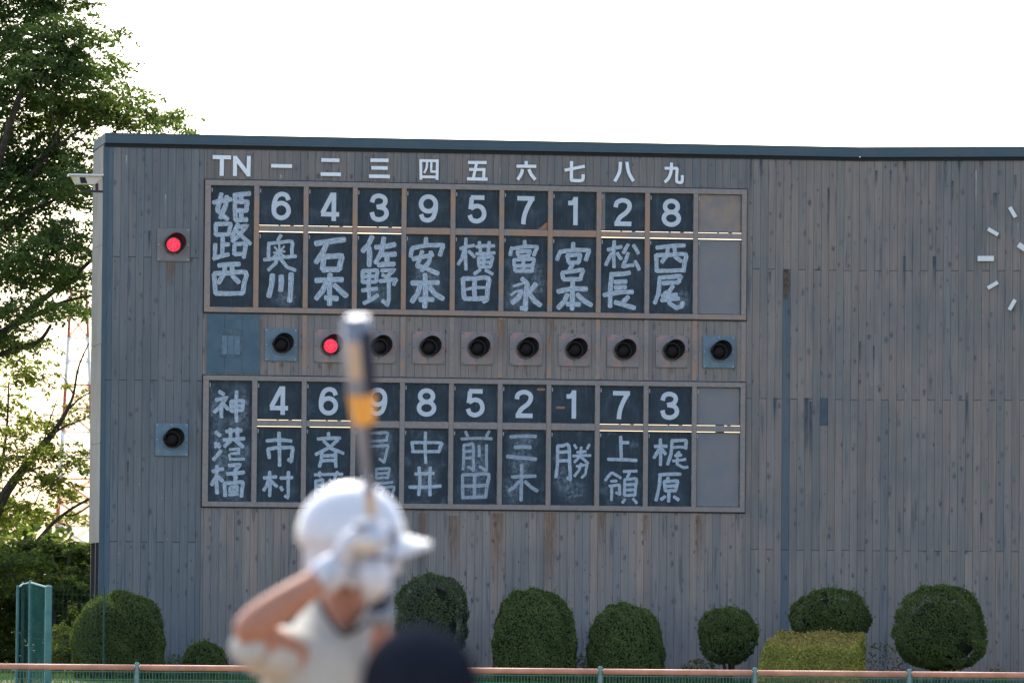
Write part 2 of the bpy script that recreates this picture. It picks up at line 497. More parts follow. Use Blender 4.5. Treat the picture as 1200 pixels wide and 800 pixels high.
def smooth_path(p, k=5, closed=False):
    if len(p) < 3 and not closed: return [Vector(q) for q in p]
    p = [Vector(q) for q in p]; out = []
    n = len(p); rng = range(n if closed else n - 1)
    for i in rng:
        g = (lambda j: p[j % n]) if closed else (lambda j: p[min(max(j, 0), n - 1)])
        a, b, c, d = g(i - 1), g(i), g(i + 1), g(i + 2)
        for j in range(k):
            t = j / k
            out.append(.5 * ((2 * b) + (c - a) * t + (2 * a - 5 * b + 4 * c - d) * t * t + (3 * b - a - 3 * c + d) * t ** 3))
    if not closed: out.append(p[-1])
    return out
def ribbon(mb, pts, w, y, closed=False, taper=False, thick=0):
    """flat ribbon in the x-z plane at depth y (towards -y when thick)"""
    P = [Vector((p[0], p[1])) for p in pts]; n = len(P); L = []; l = 0
    rows = []
    for i in range(n):
        a = P[i - 1] if (i > 0 or closed) else None
        b = P[(i + 1) % n] if (i < n - 1 or closed) else None
        d1 = (P[i] - a).normalized() if a is not None and (P[i] - a).length > 1e-9 else None
        d2 = (b - P[i]).normalized() if b is not None and (b - P[i]).length > 1e-9 else None
        d1 = d1 or d2; d2 = d2 or d1
        t = (d1 + d2)
        t = t.normalized() if t.length > 1e-6 else d1
        nn = Vector((-t.y, t.x)); c = max(.5, nn.dot(Vector((-d1.y, d1.x))))
        ww = w / 2 / c
        if taper:
            ww *= 1 + .05 * math.sin(i * .7 + P[0].x * 40)
        rows.append((P[i] + nn * ww, P[i] - nn * ww))
        if i: l += (P[i] - P[i - 1]).length
        L.append(l)
    if taper and not closed and n > 1:      # rounded brush ends
        def cap(p, d, r):
            nn = Vector((-d.y, d.x)); return [(p + d * (w * .16) + nn * w * .36, p + d * (w * .16) - nn * w * .36),
                                              (p + d * (w * .24) + nn * w * .15, p + d * (w * .24) - nn * w * .15)]
        d = (P[-1] - P[-2]).normalized(); e = cap(P[-1], d, w)
        rows += e; L += [l + w * .16, l + w * .24]
        d = (P[0] - P[1]).normalized(); e = cap(P[0], d, w)
        # mirrored so the left/right order is kept
        e = [(b, a) for a, b in e]
        rows = [e[1], e[0]] + rows; L = [-w * .24, -w * .16] + L
    m_ = len(rows)
    for i in range(m_ if closed else m_ - 1):
        j = (i + 1) % m_
        a, b = rows[i]; c, d = rows[j]
        uv = ((0, L[i] * 10), (1, L[i] * 10), (1, L[j] * 10), (0, L[j] * 10))
        mb.quad((a.x, y, a.y), (b.x, y, b.y), (d.x, y, d.y), (c.x, y, c.y), uv)
        if thick:
            y2 = y + thick
            mb.quad((a.x, y, a.y), (c.x, y, c.y), (c.x, y2, c.y), (a.x, y2, a.y), uv)
            mb.quad((b.x, y, b.y), (b.x, y2, b.y), (d.x, y2, d.y), (d.x, y, d.y), uv)
    if thick and not closed:
        for (a, b) in (rows[0], rows[-1]):
            mb.quad((a.x, y, a.y), (a.x, y + thick, a.y), (b.x, y + thick, b.y), (b.x, y, b.y), ((0, 0),) * 4)

# ------------------------------------------------------------------ ground
def ground_z(y):
    ks = [(-60, 0), (54, 0), (104, -.78), (110, -.80), (113, -.55), (120.5, .02), (124, .05), (6000, .05)]
    for (a, b), (c, d) in zip(ks, ks[1:]):
        if a <= y <= c: return b + (d - b) * (y - a) / (c - a)
    return 0.05
def ground_mat():
    n = NT('grass_ground', .95, .1); v = n.coord()
    a = n.noise(v, .25, 4); b = n.noise(v, 9, 4, .7)
    c = n.mix(n.ramp(a, .35, .65), (.125, .135, .065, 1), (.17, .16, .085, 1))
    c = n.mix(n.ramp(b, .3, .7, 0, .5), c, (.07, .085, .035, 1)); n.base(c); n.bump(b, .5, .03)
    M['ground'] = n.m
ground_mat()
plain('dirt', (.22, .15, .10, 1), (.28, .20, .14, 1), 1.5, .95, .1)
g = MB()
ys = [-60, 0, 20, 54, 72, 104, 110, 113, 117, 120.5, 124, 140, 200, 500, 1500, 6000]
xs = [-3000, -300, -60, -20, 0, 20, 60, 300, 3000]
for a, b in zip(ys, ys[1:]):
    for c, d in zip(xs, xs[1:]):
        g.quad((c, a, ground_z(a)), (d, a, ground_z(a)), (d, b, ground_z(b)), (c, b, ground_z(b)))
tag(g.build('ground', 'ground'), kind='structure')
g = MB()
N = 40
i0 = len(g.v)
g.v = [(.3 + 30 * math.cos(2 * math.pi * k / N), 26 + 26 * math.sin(2 * math.pi * k / N), .004) for k in range(N)]
g.f = [tuple(range(N))]; g.uv = [None]
tag(g.build('infield_dirt', 'dirt'), kind='structure')
g = MB()
ks = [96, 100, 104, 109.0]
for a, b in zip(ks, ks[1:]): g.quad((-60, a, ground_z(a) + .005), (60, a, ground_z(a) + .005), (60, b, ground_z(b) + .005), (-60, b, ground_z(b) + .005))
tag(g.build('bounce_dirt_strip', 'dirt'), kind='structure')  # unseen dirt strip added to bounce warm sunlight onto the wall

# ------------------------------------------------------------------ scoreboard wall
BW = .1425
ZB, ZT = .04, 9.745                        # foot of the boards, underside of the coping
FU0, FU1 = -5.052, 4.985                   # both frames, outer edges
UPZ0, UPZ1, LOZ0, LOZ1 = 6.71, 9.118, 3.172, 5.556
wall = empty('scoreboard_wall', MA, 'tall grey timber-boarded scoreboard building with a dark blue coping', 'building')
M['wood'].node_tree.nodes['wall_space'].object = wall
def board(u0, u1, z0, z1, tint, parent, name='board', mb=None, face=None):
    off = 0 if face is None else face
    own = mb is None
    if own: mb = MB()
    jy = rnd.uniform(-.003, .003) if own else 0
    if own:
        # own origin at the foot of the board
        uc = (u0 + u1) / 2
        mb.cbox(u0 + .0016 - uc, u1 - .0016 - uc, off + jy, off + .028, 0, z1 - z0 - .004, .003)
        o = mb.build(name, 'wood')
        o.location = (uc, 0, z0); o.parent = parent; o.color = tint
        return o
    mb.cbox(u0 + .0016, u1 - .0016, off, off + .028, z0, z1 - .004, .003)
def tint(u, zone, z=0):
    br = rnd.uniform(.42, .58); brown = max(0, rnd.gauss(.05, .12)); blue = 0
    if rnd.random() < .10: blue = rnd.uniform(.1, .3)
    return [min(brown, .8), br, blue, 1]
CU0, CP, CWD = -4.057, .9036, .815         # first player column, pitch, opening width
mull = [CU0 - .045 + CP * k for k in range(0, 10)]
JL, JR = (7.69, 5.45, 2.515), (7.655, 5.27, 2.49)
nb = int(round((UK - UL) / BW)); bw = (UK - UL) / nb
midstuff = MB()
for i in range(nb):
    u0 = UL + i * bw; u1 = u0 + bw; uc = (u0 + u1) / 2
    px = 560 + (uc * math.cos(AA)) / 125 * F + 0
    near = min(abs(uc - m_) for m_ in mull)
    E0, E1 = FU0 - .014, FU1 + .016
    a, b = max(u0, E0), min(u1, E1)
    if b - a > .012:
        t = tint(uc, 'h'); t[1] -= .14; t[2] += .10; board(a, b, UPZ1 + .016, ZT, t, wall)
        t = tint(uc, 'b')
        t[1] += .14
        if near < .09: t[0] = min(1, t[0] + .5)
        t[0] = min(1, t[0] + .18); board(a, b, ZB, LOZ0 - .021, t, wall)
        board(a, b, LOZ1 + .016, UPZ0 - .021, None, wall, mb=midstuff)
    for a, b, J in ((u0, min(u1, E0), JL), (max(u0, E1), u1, JR)):
        if b - a < .012: continue
        left = J is JL
        even = (i % 2 == 1) if left else (i % 2 == 0)
        zs = [ZB, J[2], J[0], ZT] if even else [ZB, J[1], ZT]
        for q, (z0_, z1_) in enumerate(zip(zs, zs[1:])):
            t = tint(uc, 's')
            if z0_ < 1: t[0] += .22
            if left: t[0] *= .4; t[2] += .48; t[1] -= .04
            if left and uc < UL + .20: t[2] += .40; t[1] -= .1
            if not left and abs(px - 921) < 4.6 and z1_ < 7.8: t[2] = .75; t[1] = .30
            board(a, b, z0_ + (.005 if q else 0), z1_, t, wall)
o = midstuff.build('lamp_row_boards', 'wood', wall); o['kind'] = 'stuff'; o.color = (.30, .62, .05, 1)
# kinked right-hand face
wall_b = empty('face_turned', MB_)
wall_b.name = 'turned_face'; wall_b.parent = wall; wall_b.matrix_world = MB_
nbB = 74
rest = MB()
for i in range(nbB):
    u0 = i * BW + .0005; u1 = u0 + BW
    zs = [ZB, JR[2], JR[0], ZT] if (i + nb) % 2 == 0 else [ZB, JR[1], ZT]
    for q, (a, b) in enumerate(zip(zs, zs[1:])):
        if i < 24:
            t = tint(u0, 's'); t[0] += .05 + (.22 if a < 1 else 0)
            board(u0, u1, a + (.005 if q else 0), b, t, wall_b)
        else:
            board(u0, u1, a + (.005 if q else 0), b, None, wall_b, mb=rest)
o = rest.build('far_boards', 'wood', wall_b); o['kind'] = 'stuff'; o.color = (.15, .5, 0, 1)
# unseen backing added behind the boards to stop light leaks, open behind the frames
g = MB()
Y0, Y1 = .030, .055
for (a, b, c, d) in ((UL + .01, FU0 + .03, ZB, ZT), (FU1 - .03, UK + .06, ZB, ZT), (FU0 + .03, FU1 - .03, ZB, LOZ0 + .03),
                     (FU0 + .03, FU1 - .03, LOZ1 - .03, UPZ0 + .03), (FU0 + .03, FU1 - .03, UPZ1 - .03, ZT)):
    g.box(a, b, Y0, Y1, c, d)
g.build('light_stop_backing', 'light_stop_backing', wall)
MB().box(0, nbB * BW, Y0, Y1, ZB, ZT).build('light_stop_backing', 'light_stop_backing', wall_b)
# coping: fascia with drip edge, roof deck
TH = 2.3
LB = nbB * BW
def coping(parent, a, b, ya):
    g = MB(); g.box(a, b, -.055, TH, 9.762, 9.925); g.box(a, b, -.068, -.056, 9.757, 9.785); g.box(a, b, -.064, TH + .01, 9.926, 9.938)
    g.build('coping', 'coping', parent)
    MB().box(a, b, -.022, -.002, 9.685, 9.755).build('coping_shade_strip', 'coping_shadow', parent)  # near-black strip painting the shade under the coping
coping(wall, UL - .02, UK + .005, 0)
coping(wall_b, .008, LB, 0)
# left return: metal cladding sheets that stop above the ground, dark legs under them
for k in range(4):
    z0 = 2.50 + k * 1.81
    MB().box(UL - .03, UL - .004, .05, TH, z0, z0 + 1.803).build('side_sheet', 'side_metal', wall)
MB().box(UL - .045, UL + .035, -.018, .02, ZB, ZT - .01).build('corner_trim', 'coping', wall)
for y in (.35, 1.2, 2.15):
    MB().box(UL - .0, UL + .12, y, y + .1, ZB, 9.74).build('steel_post', 'dark_metal', wall)
for u in (-3, 1, 4.8):
    MB().box(u, u + .14, 1.9, 2.05, ZB, 6.4).build('steel_post', 'dark_metal', wall)
# blue panel left of the lamp row, with the ghost of a removed box
bl0, bl1 = W(242, 405)[0], W(304.5, 405)[0]
g = MB()
for k in range(3):
    a = bl0 + (bl1 - bl0) / 3 * k
    g = MB(); g.cbox(a + .002, a + (bl1 - bl0) / 3 - .002, -.014, -.004, LOZ1 + .04, UPZ0 - .035, .003)
    g.build('blue_sheet', 'blue_panel', wall)
def Wd(px, py, dx=0): return W(px, py)
gx0, gz1 = W(256.5, 386); gx1, gz0 = W(284, 419)
g = MB()
for (a, b, c, d) in ((gx0, gx1, gz1 - .09, gz1), (gx0, gx1, gz0, gz0 + .05), (gx0, gx0 + .04, gz0 + .052, gz1 - .092), (gx1 - .05, gx1, gz0 + .052, gz1 - .092)):
    g.box(a, b, -.019, -.0145, c, d)
g.build('box_ghost', plain('ghost', (.075, .10, .115, 1), (.11, .155, .18, 1), 14), wall)
g = MB()
for q in range(3):
    a = gx0 + .055 + q * .115
    g.box(a, a + .10, -.018, -.0145, gz0 + .06, gz1 - .11)
g.build('faded_patch', plain('faded', (.16, .225, .27, 1), (.12, .18, .22, 1), 10), wall)
# rusty battens between the two frames, under every mullion
for k, m_ in enumerate(mull[1:] + [FU1 - .045]):
    o = MB().cbox(m_ - .042, m_ + .042, -.010, -.001, LOZ1 + .026, UPZ0 - .026, .003).build('batten', 'frame_paint', wall)
    o.color = (rnd.choice([.1, .35, .75, .9]), .1, 0, 1)
# stains: thin weather marks on the boards
def run(parent, u, z0, z1, w, mat, y=-.0075, name='stain'):
    g = MB(); g.quad((u - w / 2, y, z1), (u + w / 2, y, z1), (u + w / 2, y, z0), (u - w / 2, y, z0), ((0, 0), (1, 0), (1, 1), (0, 1)))
    return g.build(name, mat, parent)
def runpx(px, py0, py1, wpx, mat, y=-.0075):
    f, p = (W, wall) if px < 1006 else (WB, wall_b)
    u, z1 = f(px, py0); _, z0 = f(px, py1)
    return run(p, u, z0, z1, wpx / 64 * (1.5 if mat == 'rust_run' else 1), mat, y)
for a in ((199, 307, 345, 9), (203, 308, 330, 4), (329, 425, 438, 3), (387, 424, 438, 7), (559, 427, 440, 4), (616, 428, 442, 4), (730, 429, 440, 6), (787, 430, 441, 6),
          (303, 374, 440, 9), (588, 374, 440, 10), (645, 374, 440, 7), (531, 604, 690, 12), (583, 601, 700, 14), (645, 600, 720, 16), (705, 601, 660, 8),
          (757, 603, 640, 7), (819, 603, 680, 9), (495, 601, 700, 10), (410, 600, 650, 9), (470, 601, 660, 8)):
    runpx(*a, 'rust_run', -.0135 if 374 <= a[1] <= 441 else -.0075)
for a in ((1108, 176, 243, 5), (1116, 212, 247, 5), (1124, 178, 216, 6), (1166, 226, 258, 6), (1190, 205, 230, 4), (1027, 200, 225, 4), (1044, 200, 218, 3), (971, 220, 300, 4),
          (902, 318, 336, 4), (908, 466, 500, 6), (945, 466, 545, 8), (950, 470, 560, 5), (1008, 400, 436, 3), (1024, 405, 440, 3), (1150, 600, 626, 4),
          (880, 170, 260, 6), (150, 540, 590, 3), (175, 270, 300, 4), (1060, 300, 350, 5), (1133, 460, 520, 4), (1060, 176, 215, 5), (892, 180, 215, 6), (1150, 176, 205, 8), (1095, 300, 345, 6)):
    runpx(*a, 'wet_run')
for a in ((921, 316, 352, 8.6),): runpx(*a, 'rot_run', -.009)
for a in ((1144, 200, 262, 2.5), (194, 228, 262, 2), (1193, 262, 285, 2), (148, 182, 200, 3), (586, 195, 215, 2), (329, 205, 213, 3), (270, 675, 690, 1)): runpx(*a, 'lime_run')
u, z = W(965, 468); u2, z2 = W(974, 498)
MB().cbox(W(961, 470)[0], W(969.7, 470)[0], -.012, -.004, W(965, 498)[1], W(965, 466)[1], .003).build('repair_patch', plain('patch_blue', (.06, .085, .10, 1), (.08, .105, .12, 1), 6), wall)
# bare rotten wood in the gap under the upper joint
u, z1 = W(922, 317); _, z0 = W(922, 344)
g = MB()
for q in range(7):
    a = u - .060 + q * .017
    g.box(a, a + .012, -.0135 - .002 * (q % 2), -.0095, z0 + rnd.uniform(-.12, .12), z1 - .03)
g.build('exposed_lath', plain('bare_wood', (.17, .12, .085, 1), (.09, .065, .05, 1), 18), wall)

# ------------------------------------------------------------------ lineup frames
def lineup(z0, z1, zn0, zn1, zm0, zm1, label, rustset, group):
    """zn: number openings (top), zm: name openings"""
    fr = empty('lineup_frame', MA @ Matrix.Translation((0, 0, z0)), label, 'frame', group)
    def bar(name, a, b, c, d, mat='frame_paint', y0=-.045, y1=.004, colr=(.15, .1, 0, 1), ch=.004):
        o = MB().cbox(a, b, y0, y1, c - z0, d - z0, ch).build(name, mat, fr); o.color = colr; return o
    T = .085
    bar('top_rail', FU0, FU1, zn1, z1, colr=(.05, .1, 0, 1)); bar('bottom_rail', FU0, FU1, z0, zm0, 'rail_paint', colr=(rustset[0], .6, 0, 1))
    bar('side_post', FU0, W(246.3, 290)[0], zm0 + .001, zn1 - .001, colr=(.2, .1, 0, 1))
    bar('side_post', CU0 + 9 * CP + CWD + .002, FU1, zm0 + .001, zn1 - .001, colr=(.2, .1, 0, 1))
    for k in range(10):
        r = CU0 + CP * k; l = r - (CP - CWD)
        if k == 0: l = r - .094
        bar('mullion', l, r, zm0 + .001, zn1 - .001, colr=(rustset[1][k], .25, 0, 1), y0=-.047)
    for k in range(10):
        a = CU0 + CP * k + .001; slit = rustset[2][k]
        # closed bays have a wider rail that covers the gap between the plates
        bar('cross_rail', a, a + CWD - .002, zm1 + (.006 if slit else 0), zn0 - (.006 if slit else 0), 'rail_paint',
            y0=-.040, colr=(rustset[3][k], rustset[4][k], 0, 1))
    for (a, b, c, d) in ((FU0 - .012, FU1 + .014, z1 + .001, z1 + .014), (FU0 - .012, FU1 + .014, z0 - .019, z0 - .001),
                         (FU0 - .012, FU0 - .001, z0, z1), (FU1 + .001, FU1 + .014, z0, z1)):
        bar('edge_strip', a, b, c, d, 'frame_edge', y0=-.030, y1=-.0005, ch=.002)
    return fr
UPS = [1, 1, 1, 0, 0, 0, 0, 1, 1, 1]
LOS = [1, 1, 0, 0, 0, 0, 0, 1, 1, 1]
UN0, UN1, UM0, UM1 = 8.310, 9.022, 6.803, 8.190
LN0, LN1, LM0, LM1 = 4.763, 5.468, 3.262, 4.640
lineup(UPZ0, UPZ1, UN0, UN1, UM0, UM1, 'upper wide lineup frame of tan bars with orange rust',
       (.55, [.8, .75, .9, .85, 1, 1, 1, .75, .9, .15], UPS, [.8, .7, .9, .8, .8, .9, 1, .85, .5, .1], [1, .3, .6, 1, .8, 1, 1, .5, .2, 0]), 'lineup frames')
lineup(LOZ0, LOZ1, LN0, LN1, LM0, LM1, 'lower wide lineup frame of grey-brown bars below the row of lamps',
       (.15, [.05, .1, .1, .05, .1, .05, .15, .1, .15, .1], LOS, [.1, .1, .1, .1, .1, .15, .2, .2, .2, .1], [0] * 10), 'lineup frames')

# ------------------------------------------------------------------ writing
def G(ox, oy, s, w, *st): return (ox, oy, s, w, st)
CH_UP = [
 [G(240,210,5,21,[(98,85),(75,180),(95,205),(135,235)],[(130,100),(122,155),(90,228)],[(50,137),(155,118)],[(170,95),(265,84)],[(178,95),(180,238)],[(180,240),(248,236)],[(214,100),(212,140)],[(190,130),(248,135),(243,182),(190,184)],[(213,186),(213,235)]),
  G(240,210,5,19,[(65,265),(64,325)],[(62,263),(150,262),(140,322)],[(64,324),(140,322)],[(105,325),(101,455)],[(103,385),(142,382)],[(62,380),(60,462)],[(50,466),(140,440)],[(195,262),(160,345)],[(190,280),(242,276),(205,325),(160,365)],[(180,295),(268,380)],[(175,385),(173,440)],[(175,380),(240,378),(228,460)],[(175,440),(230,438)]),
  G(240,210,5,21,[(80,505),(205,498)],[(118,510),(115,550),(80,608)],[(160,510),(163,565),(200,605)],[(53,555),(62,668)],[(55,552),(240,546),(222,668)],[(62,668),(222,668)])],
 [G(300,265,8,32,[(235,85),(205,135)],[(122,160),(118,290)],[(115,162),(335,145),(338,285)],[(75,315),(210,298),(375,280)],[(208,290),(180,350),(115,412)],[(225,300),(290,380),(370,415)]),
  G(300,265,8,20,[(175,195),(205,235)],[(265,190),(225,235)],[(218,175),(218,290)],[(165,250),(270,236)],[(210,255),(162,288)],[(228,255),(278,288)]),
  G(300,265,8,48,[(155,455),(145,560),(118,660)],[(237,465),(232,605)],[(330,445),(315,705)])],
 [G(300,265,8,50,[(558,163),(680,145),(832,125)],[(660,175),(620,260),(560,340)],[(637,285),(625,405)],[(637,285),(800,280),(782,405)],[(625,408),(782,405)]),
  G(300,265,8,48,[(560,508),(812,500)],[(695,450),(690,735)],[(655,540),(620,610),(562,680)],[(735,550),(850,655)],[(650,670),(765,678)])],
 [G(415,265,8,46,[(170,98),(130,180),(78,235)],[(143,205),(140,372)],[(200,198),(385,172)],[(280,110),(258,240),(200,345)],[(265,265),(390,260)],[(310,275),(310,340)],[(225,365),(378,355)]),
  G(415,265,8,36,[(80,420),(80,525)],[(80,420),(215,415),(205,520)],[(80,470),(205,465)],[(80,522),(205,518)],[(145,420),(142,680)],[(75,602),(215,585)],[(90,722),(160,690),(222,645)],[(255,415),(370,412),(310,470)],[(265,455),(345,500)],[(238,515),(390,500),(370,550)],[(325,520),(325,680),(310,735),(265,700)])],
 [G(415,265,8,40,[(675,112),(670,185)],[(545,210),(530,285)],[(545,205),(680,180),(832,180),(805,275)],[(640,235),(595,370),(660,390),(790,445)],[(722,240),(700,340),(630,420)],[(550,308),(740,268)]),
  G(415,265,8,46,[(540,532),(792,528)],[(665,450),(662,760)],[(618,565),(590,640),(540,708)],[(708,570),(755,630),(835,682)],[(615,687),(742,687)])],
 [G(530,270,8,32,[(130,75),(130,368)],[(75,170),(205,140)],[(110,190),(90,265),(55,318)],[(155,195),(210,250)],[(225,152),(395,145)],[(255,108),(265,195)],[(348,108),(338,195)],[(225,218),(398,210)],[(248,260),(252,335)],[(245,257),(375,250),(358,340)],[(250,300),(360,298)],[(252,342),(358,342)],[(297,215),(295,340)],[(262,368),(205,408)],[(312,370),(378,410)]),
  G(530,270,8,42,[(100,450),(112,640)],[(100,452),(338,448),(325,640),(290,668)],[(112,638),(310,634)],[(212,458),(210,625)]),G(530,270,8,28,[(118,555),(210,535),(325,535)])],
 [G(530,270,8,34,[(680,98),(682,150)],[(560,160),(542,232)],[(572,168),(690,150),(795,155),(765,235)],[(610,200),(620,238)],[(608,197),(728,194),(712,240)],[(620,240),(710,238)],[(578,275),(592,378)],[(578,275),(762,270),(748,385)],[(590,330),(755,328)],[(590,380),(748,380)],[(668,275),(668,375)]),
  G(530,270,8,46,[(655,450),(702,505),(690,600),(685,730)],[(650,578),(615,635),(562,680)],[(785,502),(725,575)],[(722,590),(768,655),(828,702)],[(645,728),(700,735)]),G(530,270,8,24,[(572,522),(655,498)],[(550,605),(590,575),(655,560)])],
 [G(640,270,8,38,[(255,118),(252,175)],[(135,200),(102,275)],[(130,200),(260,182),(402,188),(372,280)],[(200,235),(212,298)],[(197,232),(318,228),(305,300)],[(212,302),(305,300)],[(250,318),(215,375)],[(150,398),(162,455)],[(150,395),(340,372),(322,462)],[(162,460),(322,457)]),
  G(640,270,8,44,[(108,572),(240,545),(382,548)],[(250,480),(243,740)],[(200,600),(170,665),(112,728)],[(292,598),(345,650),(425,702)],[(195,688),(315,692)])],
 [G(640,270,8,34,[(640,100),(638,345)],[(578,182),(708,152)],[(615,215),(560,325)],[(668,212),(705,268)],[(770,132),(725,212)],[(820,138),(865,215)],[(770,212),(725,335),(820,325)],[(835,288),(872,368)]),
  G(640,270,8,42,[(615,400),(602,560),(600,715)],[(635,410),(785,396)],[(645,483),(752,478)],[(645,535),(748,530)],[(540,605),(680,580),(812,575)],[(772,622),(720,668)],[(645,672),(740,700),(832,728)])],
 [G(755,270,8,38,[(115,162),(250,145),(380,140)],[(222,165),(215,230),(165,298)],[(285,165),(292,245),(348,290)],[(112,228),(118,385)],[(115,232),(388,225),(368,385)],[(118,378),(368,372)]),
  G(755,270,8,40,[(140,442),(335,430),(325,485)],[(175,495),(322,487)],[(145,445),(135,580),(98,682)],[(270,522),(235,570),(185,598)],[(165,612),(305,600)],[(160,655),(325,638)],[(235,580),(238,680),(300,725),(350,712),(362,672)])]]
CH_LO = [
 [G(240,440,5,17,[(85,92),(112,110)],[(65,142),(125,130),(90,180),(55,215)],[(98,165),(98,245)],[(110,168),(138,198)],[(155,150),(155,208)],[(155,150),(225,147),(220,202)],[(155,178),(222,175)],[(155,207),(220,202)],[(187,92),(187,270)]),
  G(240,440,5,17,[(65,330),(90,352)],[(60,395),(88,418)],[(95,440),(70,470),(50,492)],[(125,326),(215,320)],[(150,310),(150,370)],[(192,308),(192,370)],[(110,376),(232,368)],[(150,382),(115,415)],[(180,380),(225,418)]),
  G(240,440,5,17,[(72,528),(72,690)],[(45,560),(108,545)],[(68,590),(40,640)],[(80,590),(105,618)],[(140,525),(205,522),(175,560)],[(130,574),(230,565)],[(180,545),(178,612)],[(115,632),(120,705)],[(115,630),(220,624),(215,708)],[(150,652),(188,650),(186,676),(150,676),(150,652)]),
  G(240,440,5,12,[(145,432),(200,428),(198,455),(150,456)],[(142,462),(150,490),(232,488)],[(140,698),(195,694)],[(85,395),(60,420)],[(160,575),(190,600)])],
 [G(300,495,8,33,[(216,92),(222,405)],[(100,170),(215,160),(332,172)],[(112,248),(125,332)],[(112,246),(215,232),(342,236),(332,358),(302,345)]),
  G(300,495,8,31,[(128,458),(128,688)],[(72,517),(192,507)],[(120,530),(100,590),(72,635)],[(145,550),(198,598)],[(228,518),(342,512)],[(305,460),(300,690),(270,690)],[(232,602),(248,632)])],
 [G(300,495,8,31,[(680,95),(682,145)],[(578,152),(790,145)],[(768,162),(690,230),(560,298)],[(635,170),(705,240),(820,288)],[(620,272),(610,360),(595,412)],[(748,265),(750,415)],[(628,310),(740,306)],[(625,356),(740,353)]),
  G(300,495,8,28,[(550,488),(812,482)],[(598,462),(600,505)],[(765,460),(740,510)],[(560,545),(555,690)],[(560,545),(625,538),(620,700)],[(565,582),(620,580)],[(565,628),(620,626)],[(690,532),(720,560)],[(780,525),(752,560)],[(685,580),(798,572)],[(740,520),(720,590),(690,640)],[(748,592),(810,650)],[(745,612),(745,700)])],
 [G(415,495,8,26,[(120,98),(310,95),(306,168)],[(130,172),(308,166)],[(130,175),(125,220)],[(128,222),(315,215),(300,300),(282,368)],[(238,338),(285,372)]),
  G(415,495,8,24,[(60,500),(170,492)],[(110,440),(112,600)],[(60,612),(180,582)],[(208,430),(208,520)],[(208,432),(330,430),(315,520)],[(210,475),(320,470)],[(208,520),(315,515)],[(180,567),(360,557)],[(230,572),(190,640)],[(222,608),(372,602),(355,700)],[(280,612),(240,690)])],
 [G(415,495,8,29,[(542,182),(552,278)],[(542,184),(815,190),(800,268)],[(552,270),(800,270)],[(670,90),(672,378)]),
  G(415,495,8,31,[(572,480),(748,475)],[(518,602),(812,592)],[(610,418),(618,540),(605,678)],[(715,418),(712,682)])],
 [G(530,500,8,27,[(125,42),(145,85)],[(348,38),(320,90)],[(85,112),(372,110)],[(110,168),(108,290),(100,398)],[(110,168),(195,165),(200,398),(150,375)],[(112,230),(188,226)],[(112,290),(185,288)],[(252,178),(252,275)],[(322,168),(320,405),(255,372)]),
  G(530,500,8,31,[(97,450),(98,668)],[(97,447),(340,445),(312,660)],[(100,550),(318,546)],[(98,662),(310,656)],[(212,452),(206,650)])],
 [G(530,500,8,34,[(585,190),(735,190)],[(515,275),(650,290),(788,302)]),
  G(530,500,8,32,[(652,355),(646,690)],[(560,468),(782,460)],[(625,512),(585,560),(532,598)],[(682,510),(735,560),(798,600)],[(545,92),(785,88)])],
 [G(640,500,8,30,[(110,178),(106,350),(92,472)],[(110,178),(212,172),(228,480),(198,478)],[(118,236),(210,231)],[(118,318),(215,316)]),
  G(640,500,8,25,[(265,168),(285,200)],[(405,165),(385,205)],[(290,236),(375,230)],[(252,272),(418,268)],[(330,190),(318,275),(265,330)],[(332,285),(395,342)],[(285,368),(382,355),(368,440),(335,475)],[(330,342),(305,410),(265,462)])],
 [G(640,500,8,31,[(700,90),(705,295)],[(718,145),(772,146)],[(580,302),(850,314)]),
  G(640,500,8,26,[(615,428),(555,500)],[(622,428),(700,478)],[(608,508),(662,505)],[(592,552),(685,545),(690,628),(655,615)],[(615,558),(612,688)],[(725,417),(852,413)],[(785,422),(762,475)],[(738,492),(735,638)],[(740,490),(845,487),(833,640)],[(742,540),(838,538)],[(740,590),(835,588)],[(735,640),(833,638)],[(740,678),(715,710)],[(815,672),(850,715)])],
 [G(755,500,8,31,[(152,115),(152,358)],[(98,182),(212,180)],[(138,210),(92,290)],[(170,210),(200,255)],[(258,128),(390,126),(390,205)],[(262,132),(252,250),(218,352)]),
  G(755,500,8,26,[(268,192),(385,190)],[(330,235),(290,275)],[(292,272),(350,262)],[(268,318),(388,302)],[(312,292),(310,350),(370,380),(408,376)]),
  G(755,500,8,31,[(140,448),(342,442)],[(150,455),(140,560),(110,688)],[(225,475),(212,500)],[(187,512),(197,595)],[(187,510),(310,507),(295,595)],[(197,552),(300,550)],[(197,597),(295,597)],[(232,605),(228,700)],[(195,652),(157,680)],[(278,652),(322,683)])]]
HEAD = ['TN','一','二','三','四','五','六','七','八','九']
